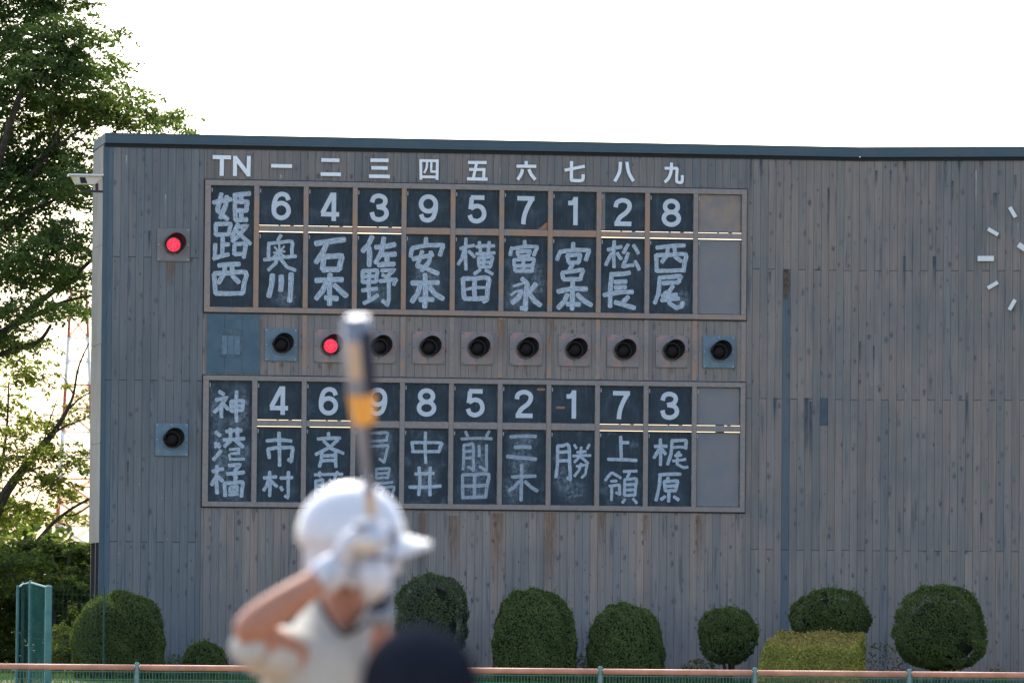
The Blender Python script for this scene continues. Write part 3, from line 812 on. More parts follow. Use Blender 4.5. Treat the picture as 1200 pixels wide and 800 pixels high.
# cut-out characters above the frame: strokes in photo pixels, straight cut ends
HS = [
 [(4.6,[(249,184.3),(270.5,184.8)]),(4.8,[(259.8,186.5),(259.5,206.3)]),(4.6,[(275.3,183),(275,206.5)]),(4.6,[(291.5,183),(290.8,207)]),(4.8,[(275.5,185),(291,205)])],
 [(4.2,[(317.5,194.5),(342,195)])],
 [(4.2,[(376.2,187.7),(397.5,188.2)]),(4.2,[(375.5,204.2),(399.2,204.6)])],
 [(4.2,[(433.8,188),(455,188.2)]),(4.2,[(435,196.9),(454,197.2)]),(4.2,[(432.2,206.7),(456.5,207.2)])],
 [(3.2,[(492.8,187),(493,210.8)]),(3.2,[(512.2,187),(511.8,211)]),(3.2,[(491.2,188.4),(513.8,188.8)]),(3.2,[(494,207.4),(511,207.7)]),(2.6,[(500.2,190),(499.6,197),(496.6,203)]),(2.6,[(505.2,190),(505,200.4),(506.5,201.4),(510.5,201.2)])],
 [(3.6,[(548.2,190.6),(570,190.8)]),(3.4,[(549.5,198.8),(568.5,199)]),(3.8,[(547,209.8),(571,210.2)]),(3.4,[(558,192),(554.5,208.5)]),(3.4,[(567,198.5),(566.5,208.5)])],
 [(3.6,[(605,195),(628,195.2)]),(3.8,[(616.3,189),(616.3,194)]),(3.8,[(612,198.5),(610.5,204),(606.3,210.8)]),(3.8,[(619.5,198.5),(622,204.5),(627,210.8)])],
 [(3.6,[(661.3,199.8),(685,195)]),(3.8,[(669.5,189),(669.3,209),(671,211.5),(680.5,211.8),(682.8,209.5),(683,204.5)])],
 [(3.8,[(726.8,190),(725.5,202),(720,212.8)]),(3.8,[(734.3,190),(736.3,202),(742,212.5)])],
 [(3.4,[(778.5,197.4),(793.8,197.6)]),(3.6,[(786.5,190.8),(786.2,200),(783.5,208.5),(778.5,213.8)]),(3.4,[(793.2,197),(792.5,211),(793.8,213.5),(798.6,213.6),(799.3,205.5)])]]
kan = ['team'] + ['one', 'two', 'three', 'four', 'five', 'six', 'seven', 'eight', 'nine']
hl = ['letters TN', 'single-bar numeral one', 'two-bar numeral two', 'three-bar numeral three', 'boxed numeral four', 'numeral five', 'numeral six', 'hooked numeral seven', 'split numeral eight', 'numeral nine']
hc = [272, 329.5, 387, 444, 502.5, 559, 616.5, 673, 731, 788]
for k, (st, lb) in enumerate(zip(HS, hl)):
    uc, zc = W(hc[k], 210)
    hm = MA @ Matrix.Translation((uc, 0, zc))
    desc = ('white cut-out %s fixed to the boards above the team column' % lb) if k == 0 else \
        ('white cut-out %s above player column %s' % (lb, kan[k]))
    g = None
    r = empty('wall_character', hm, desc, 'sign character', 'white characters above the upper frame')
    for j, (w, pts) in enumerate(st):
        P = [W(*p) for p in pts]; P = [(a - uc, b - zc) for a, b in P]
        if len(P) > 2: P = smooth_path([Vector(p) for p in P], 3)
        g = MB(); ribbon(g, P, w / 64, -.038 - .0008 * j, thick=.02)
        g.build('letter_stroke', 'letter_white', r)
        for q in (P[0], P[-1]):
            pass
D = {  # digit strokes, centre lines in a 23 x 33 box, y down
 '1': [[(4, 7.2), (9.5, 6.6), (12.6, 2.2)], [(12.8, 0), (12.8, 33)]],
 '2': [[(2.8, 11.2), (4.4, 5.6), (11.2, 2.8), (18, 5.4), (19.2, 11), (15.5, 17), (8, 23), (4.4, 29.5)], [(1.6, 30.4), (21.6, 30.4)]],
 '3': [[(2.8, 10.5), (5, 4.8), (11, 2.7), (17, 5), (18.4, 9.5), (15.5, 14), (8.2, 15.8)], [(10, 15.8), (17, 17.4), (20, 22.6), (17.6, 28), (11.4, 30.4), (5, 28.4), (2.6, 22)]],
 '4': [[(15.6, 0), (15.6, 33)], [(14.2, 1), (2.2, 24)], [(.6, 25.2), (21.8, 25.2)]],
 '5': [[(4, 2.7), (20, 2.7)], [(5.2, 2.7), (3.8, 16.5)], [(4, 15.6), (10.5, 12.6), (17, 14.6), (19.8, 20.8), (18, 27), (11.6, 30.4), (5.2, 28.4), (2.8, 23.2)]],
 '7': [[(1.4, 2.7), (21.6, 2.7)], [(19, 2.7), (13, 14), (9.6, 24), (8.6, 33)]]}
ELL = lambda cx, cy, rx, ry, n=20: [(cx + rx * math.cos(2 * math.pi * k / n), cy + ry * math.sin(2 * math.pi * k / n)) for k in range(n)]
def digit(mb, ch, uc, zc, y):
    s = 1 / 63.6; w = 5.3 * s
    def put(pts, closed=False, smooth=True, dy=0):
        P = [((x - 11.5) * s + uc, (16.5 - y_) * s + zc) for x, y_ in pts]
        if smooth and len(P) > 2 and not closed: P = smooth_path([Vector(p) for p in P], 5)
        ribbon(mb, P, w, y - dy, closed)
    if ch in '69':
        f = (lambda p: p) if ch == '6' else (lambda p: (23 - p[0], 33 - p[1]))
        put([f(p) for p in ELL(11.5, 21.8, 8.7, 8.6)], True)
        put([f(p) for p in [(2.9, 22.5), (3.0, 15), (5.2, 7.4), (8.2, 4), (12.4, 2.7), (17.6, 4.4), (20, 9.6)]], dy=.0007)
    elif ch == '8':
        put(ELL(11.5, 9.2, 7.6, 6.6), True); put(ELL(11.5, 23, 8.9, 7.4), True, dy=.0007)
    else:
        for k, p in enumerate(D[ch]): put(p, dy=.0007 * k)
YP = .008
def plate(name, u0, u1, z0, z1, label, cat, group, face='slate', gaps=(0, 0, 0, 0), colr=(.3, 0, 0, 1), hook=True, clips=False):
    uc = (u0 + u1) / 2
    r = empty(name, MA @ Matrix.Translation((uc, 0, z0)), label, cat, group)
    gl, gr, gb, gt = gaps; ov = .012
    a, b = u0 - uc + (gl if gl else -ov), u1 - uc - (gr if gr else -ov)
    c, d = (gb if gb else -ov), z1 - z0 - (gt if gt else -ov)
    o = MB().box(a, b, YP, YP + .018, c, d).build('panel', face, r); o.color = colr
    # thin dark edge just inside the opening, painted for the shadow gap
    g = MB(); i0, i1, j0, j1 = u0 - uc + .004 + gl, u1 - uc - .004 - gr, .004 + gb, z1 - z0 - .004 - gt
    t = .010
    for q in ((i0, i1, j0, j0 + t), (i0, i1, j1 - t, j1), (i0, i0 + t, j0 + t, j1 - t), (i1 - t, i1, j0 + t, j1 - t)):
        g.box(q[0], q[1], YP - .004, YP - .0002, q[2], q[3])
    g.build('rim', 'plate_edge', r)
    if hook:
        MB().box(i0 + .012, i0 + .030, YP - .014, YP - .0045, j1 - .115, j1 - .045).build('hook', 'bolt', r)
    if clips:
        for fr_ in (.47, .50 + .22, .76):
            x = a + (b - a) * fr_
            MB().box(x - .016, x + .016, YP - .003, YP + .01, -.035, c - .001).build('clip', 'dark_metal', r)
    return r, uc
def write(r, uc, z0, groups, mat):
    g = MB(); k = 0; faint = MB()
    for (ox, oy, s, w, st) in groups:
        for p in st:
            if True: g = MB()
            P = [W(ox + x / s, oy + y / s) for x, y in p]; P = [Vector((a - uc, b - z0)) for a, b in P]
            if len(P) > 2 and w / s > 2.4:
                P2 = []
                for q in range(len(P) - 1): P2 += [P[q], P[q].lerp(P[q + 1], .5)]
                P = P2 + [P[-1]]
                P = smooth_path(P, 3)
            elif len(P) == 2:
                mid = P[0].lerp(P[1], .5); d = P[1] - P[0]
                mid += Vector((-d.y, d.x)) * rnd.uniform(-.03, .03)
                P = smooth_path([P[0], mid, P[1]], 4)
            k += 1
            ribbon(g, P, w / s / (59 if s > 6 else 47), YP - .0015 - .00035 * k, taper=True)
            g.build('chalk_stroke', mat, r)
def smudge(r, uc, z0, spots):
    for j, (px, py, w_, h_) in enumerate(spots):
        a, b = W(px, py); a -= uc; b -= z0; w_ /= 64; h_ /= 64; y = YP - .0009 - .00002 * j
        g = MB(); g.quad((a - w_ / 2, y, b + h_ / 2), (a + w_ / 2, y, b + h_ / 2), (a + w_ / 2, y, b - h_ / 2), (a - w_ / 2, y, b - h_ / 2), ((0, 0), (1, 0), (1, 1), (0, 1)))
        g.build('chalk_smudge', 'smudge', r)
def smudge_mat():
    n = NT('smudge', .95, .1); uv = n.n('ShaderNodeUVMap'); sx = n.n('ShaderNodeSeparateXYZ'); n.l(uv.outputs[0], sx.inputs[0])
    dx = n.math('SUBTRACT', sx.outputs[0], .5); dy = n.math('SUBTRACT', sx.outputs[1], .5)
    d = n.math('SQRT', n.math('ADD', n.math('MULTIPLY', dx, dx), n.math('MULTIPLY', dy, dy)))
    v = n.coord(); b = n.noise(v, 14, 4, .7)
    al = n.math('MULTIPLY', n.ramp(d, .12, .5, 1, 0), n.ramp(b, .38, .68, .04, .42))
    n.base((.42, .48, .54, 1)); n.l(al, n.b.inputs['Alpha']); M['smudge'] = n.m
smudge_mat()
numsU, numsL = '643957128', '469852173'
numword = {'1': 'one', '2': 'two', '3': 'three', '4': 'four', '5': 'five', '6': 'six', '7': 'seven', '8': 'eight', '9': 'nine'}
kan = ['team'] + ['one', 'two', 'three', 'four', 'five', 'six', 'seven', 'eight', 'nine']
def frame_plates(row, nums, z_n0, z_n1, z_m0, z_m1, chs, slits):
    u0 = W(246.3, 290)[0] + .001
    mats = (['chalk_wet'] * 10) if row == 'upper' else ['chalk_wet', 'chalk_wet', 'chalk_wet', 'chalk_faint', 'chalk_wet', 'chalk_faint', 'chalk_faint', 'chalk_wet', 'chalk_wet', 'chalk_wet']
    what = 'bold wet chalk' if row == 'upper' else 'thin smudged chalk'
    r, uc = plate('team_board', u0, CU0 - .095, z_m0, z_n1, 'tall black board with three %s characters, leftmost in the %s frame' % (what, row), 'blackboard',
                  'tall team name boards', colr=(.3 if row == 'upper' else 1.2, 0, 0, 1))
    if row == 'lower':
        smudge(r, uc, z_m0, [(252, 478, 22, 40), (257, 510, 26, 60), (278, 495, 40, 22), (262, 545, 34, 60), (283, 530, 30, 40), (268, 575, 44, 34), (285, 475, 20, 60)])
    write(r, uc, z_m0, chs[0], mats[0])
    for k in range(9):
        a = CU0 + CP * k; b = a + CWD; n = nums[k]; sl = .002 if slits[k] else 0
        nw = numword[n]
        extra = {('upper', 1): ' and a bare grey strip down its left edge' if False else ''}.get((row, k), '')
        r, uc = plate('number_plate', a, b, z_n0, z_n1, 'square black plate with white numeral %s, column %s of the %s frame' % (nw, kan[k + 1], row), 'number plate',
                      'square number plates', gaps=(0, 0, sl, 0), clips=bool(slits[k]), colr=(rnd.uniform(0, .5), 0, 0, 1))
        g = MB(); digit(g, n, 0, (z_n1 - z_n0) / 2, YP - .0012); g.build('numeral', 'numeral_paint', r)
        if row == 'upper' and k == 7:
            MB().box(a - uc + .006, a - uc + .075, YP - .0055, YP - .0042, .02, z_n1 - z_n0 - .01).build('bare_strip', 'brown_plate', r)
        if row == 'upper' and k == 5:
            g = MB(); i = len(g.v); y = YP - .0055
            g.v += [(b - uc - .19, y, .012), (b - uc - .015, y, .012), (b - uc - .015, y, .14), (b - uc - .06, y, .11), (b - uc - .12, y, .05)]
            g.f.append((0, 1, 2, 3, 4)); g.uv.append(None); g.build('rusty_corner', 'rust_patch', r)
        if row == 'lower' and k == 6:
            MB().box(a - uc + .10, a - uc + .26, YP - .006, YP - .0045, .27, .31).build('rust_mark', 'rust_patch', r)
        if row == 'lower' and k == 5:
            MB().box(b - uc - .17, b - uc - .02, YP - .006, YP - .0045, .60, .64).build('rust_mark', 'rust_patch', r)
        nch = len([c for c in chs[k + 1]])
        vg = (.020 if (row == 'upper' and k in (1, 2)) else 0, .020 if (row == 'upper' and k in (0, 1)) else 0)
        pl = 'one chalk character' if (row == 'lower' and k == 6) else 'two chalk characters'
        r, uc = plate('name_plate', a, b, z_m0, z_m1, 'tall black plate with %s under numeral %s in the %s frame' % (pl, nw, row), 'name plate',
                      'tall name plates', gaps=(0, 0, 0, sl), colr=(1.1 if row == 'lower' and k in (3, 5, 6, 7) or (row == 'upper' and k == 5) else .35, 0, 0, 1))
        SM = {('upper', 5): [(622, 318, 44, 22), (608, 345, 46, 50), (630, 335, 24, 40)], ('lower', 2): [(450, 520, 34, 50), (452, 565, 34, 50)], ('lower', 4): [(558, 545, 44, 80), (557, 575, 40, 30)],
              ('lower', 5): [(612, 515, 48, 22), (610, 540, 44, 60), (600, 575, 30, 40)], ('lower', 6): [(671, 575, 44, 40), (660, 560, 30, 40)], ('upper', 2): [(445, 345, 40, 30)], ('upper', 6): [(672, 350, 40, 30)],
              ('upper', 0): [(335, 350, 34, 24)], ('lower', 3): [(500, 560, 40, 60)], ('upper', 3): [(500, 330, 44, 70)], ('lower', 7): [(735, 575, 40, 40)], ('upper', 8): [(800, 350, 24, 30)]}.get((row, k))
        if SM: smudge(r, uc, z_m0, SM)
        write(r, uc, z_m0, chs[k + 1], mats[k + 1])
    a = CU0 + CP * 9; b = a + CWD
    plate('blank_plate', a, b, z_n0, z_n1, 'small blank grey-brown plate at the right end of the %s frame' % row, 'blank plate', 'blank plates',
          'blank_plate_warm' if row == 'upper' else 'blank_plate', gaps=(0, 0, .002, 0), clips=True)
    plate('blank_plate', a, b, z_m0, z_m1, 'tall blank grey plate at the lower right end of the %s frame' % row, 'blank plate', 'blank plates', 'blank_plate', gaps=(0, 0, 0, .002))
plain('rust_patch', (.38, .17, .08, 1), (.30, .20, .13, 1), 14)
frame_plates('upper', numsU, UN0, UN1, UM0, UM1, CH_UP, UPS)
frame_plates('lower', numsL, LN0, LN1, LM0, LM1, CH_LO, LOS)

# ------------------------------------------------------------------ lamps
def lamp(px, py, mat, lit, label, name='signal_lamp', fr=.30):
    u, z = W(px, py)
    r = empty(name, MA @ Matrix.Translation((u, 0, z)), label, 'lamp', 'round signal lamps on the scoreboard')
    h = .298
    MB().cbox(-h, h, -.030, -.011, -h, h, .004).build('mounting_plate', mat, r)
    for x in (-.268, 0, .268):
        for z_ in (-.268, 0, .268):
            if x == 0 and z_ <= 0: continue
            if rnd.random() < .12: continue
            MB().tube([(x, -.031, z_), (x, -.040, z_)], .013, 6).build('bolt', 'bolt' if mat != 'pink_plate' else 'ring_dull', r)
    # base ring
    MB().tube([(0, -.060, 0), (0, -.0635, 0)], .160, 24).build('lens_bezel', 'hood_black', r)
    MB().tube([(0, -.0305, 0), (0, -.060, 0)], [.185, .178], 28).build('base_ring', 'ring_dull' if mat != 'blue_plate' else 'blue_plate', r, smooth=False)
    # domed lens
    pts = [(0, -.0645 - .05 * math.sin(t), 0) for t in np.linspace(0, math.pi / 2, 6)]
    rad = [.126 * math.cos(t) + .002 for t in np.linspace(0, math.pi / 2, 6)]
    MB().tube(pts, rad, 24).build('lens', 'lens_lit' if lit else 'lens_dark', r, smooth=True)
    # visor: part tube that leans up and to the right, open at the lower left
    g = MB(); n = 30
    a0, a1 = R_(-70), R_(185)
    rows = []
    for k in range(n + 1):
        a = a0 + (a1 - a0) * k / n
        rim = .5 + .5 * math.sin((a - a0) / (a1 - a0) * math.pi)   # longest in the middle of the arc
        L = .04 + .12 * rim ** .6
        c, s_ = math.cos(a), math.sin(a)
        p0 = (.166 * c, -.060, .166 * s_); p1 = (.176 * c + .045 * L / .16, -.060 - L, .176 * s_ + .042 * L / .16)
        q0 = (.158 * c, -.060, .158 * s_); q1 = (.168 * c + .045 * L / .16, -.060 - L, .168 * s_ + .042 * L / .16)
        rows.append((p0, p1, q0, q1))
    for k in range(n):
        a, b = rows[k], rows[k + 1]
        g.quad(a[0], b[0], b[1], a[1]); g.quad(a[2], a[3], b[3], b[2]); g.quad(a[1], b[1], b[3], a[3])
    for q in (rows[0], rows[-1]): g.quad(q[0], q[1], q[3], q[2])
    g.build('visor', 'hood_black', r)
    if mat == 'pink_plate':
        run(r, -.01, -.29, -.16, .05, 'rust_run', -.0312, 'rust_streak')
    return r
row = [(329, 404, 'blue_plate', 0), (387, 405.5, 'pink_plate', 1), (444.5, 406.5, 'pink_plate', 0), (502, 407.3, 'pink_plate', 0), (559, 408, 'pink_plate', 0),
       (616, 409, 'pink_plate', 0), (673, 410, 'pink_plate', 0), (730, 411, 'pink_plate', 0), (787, 411.5, 'pink_plate', 0), (842, 412.3, 'blue_plate', 0)]
for k, (x, y, mt, lit) in enumerate(row):
    if k == 0: lb = 'unlit lamp on a bright blue plate at the left end of the lamp row'
    elif k == 1: lb = 'glowing red lamp on a pinkish plate in the lamp row beside the bat'
    elif k == 9: lb = 'unlit lamp on a light blue plate at the right end of the lamp row'
    else: lb = 'unlit lamp on a pinkish plate between numerals %s above and %s below' % (numword[numsU[k]], numword[numsL[k]])
    lamp(x, y, mt, lit, lb)
lamp(203, 287, 'brown_plate', 1, 'glowing red lamp on a grey-brown plate left of the upper frame')
lamp(201, 515, 'blue_plate', 0, 'unlit lamp on a blue plate left of the lower frame')

# ------------------------------------------------------------------ clock
cu, cz = WB(1218, 303)
cl = empty('wall_clock', MB_ @ Matrix.Translation((cu, 0, cz)), 'large open clock of white hour bars and hands on the boards', 'clock')
for h in range(12):
    a = R_(90 - 30 * h); big = h % 3 == 0
    L, w_, R0 = (.30, .095, .985) if big else (.215, .070, .985)
    g = MB(); d = Vector((math.cos(a), math.sin(a)))
    ribbon(g, [d * (R0 - L / 2), d * (R0 + L / 2)], w_, -.055, thick=.045)
    g.build('hour_mark', 'clock_white', cl)
for a, L, w_, y in ((R_(146), .46, .10, -.09), (R_(28), .74, .075, -.115)):
    g = MB(); d = Vector((math.cos(a), math.sin(a)))
    ribbon(g, [d * -.12, d * L], w_, y, thick=.018)
    g.build('clock_hand', 'clock_white', cl)
MB().tube([(0, -.01, 0), (0, -.13, 0)], .07, 16).build('hub', 'clock_white', cl)

# ------------------------------------------------------------------ boxed camera on the side of the wall
sm = MA @ Matrix.Translation((UL - .03, .75, 0))
def Wz(px, py): return W(px, py)
zb = 8.86
cm = empty('security_camera', sm @ Matrix.Translation((0, 0, zb)), 'cream boxed camera with sun hood on a bracket at the left wall edge', 'camera')
MB().box(-.42, .10, -.68, -.62, -.005, .035).build('bracket_arm', 'dark_metal', cm)
MB().box(-.14, -.09, -.66, -.56, .036, .16).build('bracket_post', plain('rusty_post', (.12, .045, .05, 1)), cm)
g = MB()   # tapered housing open to the left front
x0, x1 = -.58, -.13
def prism(x0t, x1t, x0b, x1b, y0, y1, zt, zb_, g):
    i = len(g.v)
    g.v += [(x0t, y0, zt), (x1t, y0, zt), (x1b, y0, zb_), (x0b, y0, zb_), (x0t, y1, zt), (x1t, y1, zt), (x1b, y1, zb_), (x0b, y1, zb_)]
    for q in ((0, 3, 2, 1), (4, 5, 6, 7), (0, 1, 5, 4), (1, 2, 6, 5), (2, 3, 7, 6), (3, 0, 4, 7)): g.f.append(tuple(i + k for k in q)); g.uv.append(None)
prism(-.58, -.03, -.50, -.16, -.75, -.45, .285, .14, g)
g.build('housing', 'cream_paint', cm)
g = MB(); prism(-.44, -.34, -.42, -.30, -.757, -.751, .262, .155, g); g.build('window', 'hood_black', cm)
g = MB(); prism(-.64, .0, -.64, -.02, -.80, -.40, .325, .29, g); g.build('sun_hood', 'cream_top', cm)

# ------------------------------------------------------------------ clipped shrubs
def shrub(cx, top, bottom, wpx, Y, mat, label, flat=.0, trunk=False, name='clipped_shrub', seed=0, n=16000, gap=0.0, power=2.4, lop=0.0, low=.5):
    rs = np.random.RandomState(seed + 5)
    sc_ = F / Y
    c = at(cx, top + (bottom - top) * (1 - low), Y); rx = wpx / sc_ / 2; rz = (bottom - top) / sc_ * (1 - low); ry = rx * .85; sq = low / (1 - low)
    kv = rs.normal(0, 1, (7, 3)) * np.array([[5], [7], [8], [10], [12], [14], [6]]) / 1.6; kp = rs.uniform(0, 6, 7)
    gz = ground_z(Y)
    r = empty(name, Matrix.Translation((c.x, Y, gz)), label, 'bush', 'clipped bushes in front of the board wall')
    cz_ = c.z - gz
    def surf(d):
        """radius factor of a lumpy superellipsoid"""
        p = power
        s = (np.abs(d[:, 0]) ** p + np.abs(d[:, 1]) ** p + np.abs(d[:, 2]) ** p) ** (-1 / p)
        lump = .022 * sum(np.sin(d @ kv[q_] * .5 + kp[q_]) for q_ in range(5)) * .8 + .03 * np.sin(d[:, 1] * 9 + d[:, 0] * 7 + seed * 3) + .02 * np.sin(d[:, 2] * 15 + d[:, 0] * 13)
        skew = 1 + lop * d[:, 0] * (d[:, 2] > 0)
        s = s * np.where(d[:, 2] < 0, 1 / np.sqrt(1 + (d[:, 2] ** 2) * (1 / sq ** 2 - 1)), 1)
        return s * (1 + lump) * skew
    # core
    nu, nv = 20, 14; V = []
    for i in range(nv + 1):
        for j in range(nu):
            t, f = math.pi * i / nv, 2 * math.pi * j / nu
            V.append((math.sin(t) * math.cos(f), math.sin(t) * math.sin(f), math.cos(t)))
    V = np.array(V); k = surf(V) * (.90 if gap == 0 else .70)
    V = V * k[:, None] * np.array([rx, ry, rz]) + np.array([0, 0, cz_])
    Q = [(i * nu + j, i * nu + (j + 1) % nu, (i + 1) * nu + (j + 1) % nu, (i + 1) * nu + j) for i in range(nv) for j in range(nu)]
    fast_mesh('inner_growth', V, Q, 'shrub_core', r, True)
    d = rs.normal(size=(n, 3)); d /= np.linalg.norm(d, axis=1, keepdims=True)
    rad = surf(d) * (1 - np.abs(rs.normal(0, .035 + gap * .1, n)) + rs.exponential(.008, n))
    if gap:
        keep = (sum(np.sin(d @ kv[q_] * 1.2 + kp[q_]) for q_ in range(7)) * .75 + rs.normal(0, .5, n)) > -2.2 + gap * 1.6
        lowk = ~((d[:, 2] < -.25) & (rs.rand(n) < gap))
        keep &= lowk; d = d[keep]; rad = rad[keep]
    C = d * rad[:, None] * np.array([rx, ry, rz]) + np.array([0, 0, cz_])
    Nn = d * .8 + rs.normal(0, .55, d.shape)
    # stray shoots that stand proud of the last clipping
    ns = 70; d2 = rs.normal(size=(ns, 3)); d2[:, 2] = np.abs(d2[:, 2]); d2 /= np.linalg.norm(d2, axis=1, keepdims=True); k2 = surf(d2)
    sh = []
    for q in range(ns):
        b_ = d2[q] * k2[q] * np.array([rx, ry, rz]) + np.array([0, 0, cz_])
        for t_ in np.linspace(0, rs.uniform(.03, .13), 5): sh.append(b_ + (d2[q] * .6 + np.array([0, 0, .5])) * t_ + rs.normal(0, .008, 3))
    C = np.concatenate([C, np.array(sh)]); Nn = np.concatenate([Nn, rs.normal(0, 1, (len(sh), 3))])
    leaves('foliage', C, Nn, rs.uniform(.014, .026, len(C)), mat, r, .6)
    if trunk or True:
        g = MB()
        for q in range(5):
            a = rs.uniform(0, 6.28); x, y = math.cos(a) * rx * .45, math.sin(a) * ry * .4
            g.tube([(x * .25, y * .25, -.05), (x * .5 + .03, y * .5, cz_ * .3), (x, y, cz_ - rz * .2)], [.035, .028, .016], 6)
        g.build('stem', 'bark', r)
    return r
BY = 122.2
shrub(140, 696, 826, 106, BY - .6, 'leaf_bush', 'big dark round clipped bush at the left corner of the wall', seed=1, n=42000, power=2.4)
shrub(241, 753, 822, 52, BY, 'leaf_bush_light', 'small low clipped bush between the big left bush and the batter', seed=2, n=11000, power=2.4)
shrub(505, 674, 775, 86, BY, 'leaf_bush_grey', 'sparse greyish bush half hidden behind the batter', seed=3, n=24000, power=2.3, gap=.15)
shrub(626, 692, 834, 98, BY, 'leaf_bush_light', 'full domed clipped bush just right of the batter', seed=4, n=38000, power=2.5)
shrub(734, 710, 830, 88, BY + .1, 'leaf_bush_light', 'squat rounded bush between the full domed bush and the smallest bush', seed=5, n=32000, power=2.4)
shrub(853, 711, 778, 68, BY + .1, 'leaf_bush', 'smallest round bush on bare stems in the middle of the right half', seed=6, n=17000, power=2.3, gap=.3)
shrub(973, 690, 752, 92, BY + .6, 'leaf_bush', 'wide dome-shaped bush rising behind the yellow-green hedge', seed=7, n=24000, power=2.4, gap=.2, low=.36)
shrub(1104, 686, 782, 109, BY, 'leaf_bush', 'largest mushroom-shaped bush on branching stems at the far right', seed=8, n=36000, power=2.4, gap=.22, lop=-.05, low=.34)
# yellow-green box hedge
def box_hedge():
    Y = 120.6
    a = at(902, 790, Y); b = at(1001, 742, Y); gz = ground_z(Y)
    x0, x1, z1 = a.x, b.x, b.z - gz; D_ = 1.7
    r = empty('box_hedge', Matrix.Translation(((x0 + x1) / 2, Y, gz)) @ Matrix.Rotation(R_(-9), 4, 'Z'), 'low yellow-green box hedge with a flat top below the dome-shaped bush', 'hedge')
    w = (x1 - x0) / 2
    zf = z1 - .26
    g = MB(); i = 0; e = .05
    g.v = [(-w + e, e, -.1), (w - e, e, -.1), (w - e, D_ - e, -.1), (-w + e, D_ - e, -.1), (-w + e, e, zf - e), (w - e, e, zf - e), (w - e, D_ - e, z1 - e), (-w + e, D_ - e, z1 - e)]
    g.f = [(0, 3, 2, 1), (4, 5, 6, 7), (0, 1, 5, 4), (1, 2, 6, 5), (2, 3, 7, 6), (3, 0, 4, 7)]; g.uv = [None] * 6
    g.build('inner_growth', 'shrub_core', r)
    def put(name, n, fn, mat):
        P = nr.rand(n, 2); C = np.empty((n, 3)); Nn = np.empty((n, 3))
        for i in range(n): C[i], Nn[i] = fn(P[i])
        C[:, 0] -= (1 - C[:, 2] / z1) * .30 * (C[:, 0] < 0) * (-C[:, 0] / w)
        C += nr.normal(0, .026, (n, 3)) + .028 * np.sin(C[:, [1, 0, 0]] * 7 + 1)
        leaves(name, C, Nn + nr.normal(0, .55, (n, 3)), nr.uniform(.016, .032, n), mat, r, .6)
    put('side_growth', 17000, lambda p: ((-w + 2 * w * p[0], 0, zf * p[1]), (0, -1, .4)), 'leaf_hedge')
    put('top_growth', 12000, lambda p: ((-w + 2 * w * p[0], D_ * p[1], zf + (z1 - zf) * p[1]), (0, -.2, 1)), 'leaf_hedge_top')
    put('end_growth', 7000, lambda p: ((w, D_ * p[0], (zf + (z1 - zf) * p[0]) * p[1]), (1, 0, .2)), 'leaf_hedge')
    put('end_growth', 5000, lambda p: ((-w, D_ * p[0], (zf + (z1 - zf) * p[0]) * p[1]), (-1, 0, .2)), 'leaf_hedge')
box_hedge()

# ------------------------------------------------------------------ outfield fence
FY = 110.0
fz = ground_z(FY)
ftop = at(600, 782.2, FY).z
pitch_x = (703 - 160.5) / 3 / (F / FY)
fx0 = at(160.5, 782, FY).x
fence = empty('outfield_fence', Matrix.Translation((0, FY, fz)), 'low green wire fence with an orange top rail', 'fence')
H = ftop - fz
npan = 0
wire = None
for k in range(-4, 12):
    x = fx0 + pitch_x * k
    g = MB(); g.tube([(x, 0, 0), (x, 0, H + .025), (x, 0, H + .045)], [.036, .036, .022], 10); g.build('post', 'post_green', fence, smooth=False)
    MB().tube([(x + .045, 0, H - .045), (x + pitch_x - .045, 0, H - .045)], .047, 12).build('top_rail', 'rail_orange', fence, smooth=True)
    MB().tube([(x + .03, 0, H - .045), (x + .055, 0, H - .045)], .028, 8).build('collar', 'post_green', fence)
    MB().tube([(x - .055, 0, H - .045), (x - .03, 0, H - .045)], .028, 8).build('collar', 'post_green', fence)
    g = MB(); n = int(pitch_x / .05)
    for j in range(1, n):
        xx = x + pitch_x * j / n
        g.box(xx - .004, xx + .004, -.004, .004, .04, H - .10)
    for z_ in [H - .115 - .0, H - .24, H - .75, .1, H - .5]:
        g.box(x + .03, x + pitch_x - .03, -.010, -.0045, z_ - .006, z_ + .006)
    o = g.build('wire_mesh', 'fence_green', fence); o['kind'] = 'stuff'

# green screen folded behind the fence and a thin wire fence
SY = 118.0
scr = [(21, 687, SY + .6), (27, 683, SY + 1.6), (36, 681, SY + .2), (57, 687, SY - 1.2)]
gz = ground_z(SY)
base = at(40, 700, SY)
r = empty('windscreen', Matrix.Translation((base.x, SY, gz)), 'folded green mesh windscreen on pale posts in the lower left corner', 'windscreen')
pp = []
for (px, py, Y) in scr:
    p = at(px, py, Y); pp.append((p.x - base.x, Y - SY, p.z - gz))
for k, p in enumerate(pp):
    rr = [.028, .026, .032, .062][k]
    MB().tube([(p[0], p[1], -.05), (p[0], p[1], p[2]), (p[0], p[1], p[2] + .03)], [rr, rr, rr * .5], 8).build('post', 'screen_post', r)
for a, b in zip(pp, pp[1:]):
    g = MB(); n = 6
    for q in range(n):
        for w_ in range(8):
            t0, t1 = q / n, (q + 1) / n; s0, s1 = w_ / 8, (w_ + 1) / 8
            f = lambda t, s: (a[0] + (b[0] - a[0]) * t, a[1] + (b[1] - a[1]) * t + .03 * math.sin(t * 9 + s * 5), .05 + ((a[2] + (b[2] - a[2]) * t) - .08) * s)
            g.quad(f(t0, s0), f(t1, s0), f(t1, s1), f(t0, s1))
    g.build('mesh_sheet', 'screen_green', r)
    g = MB(); g.tube([(a[0], a[1], a[2] - .02), (b[0], b[1], b[2] - .02)], .02, 6); g.build('top_bar', 'screen_post', r)
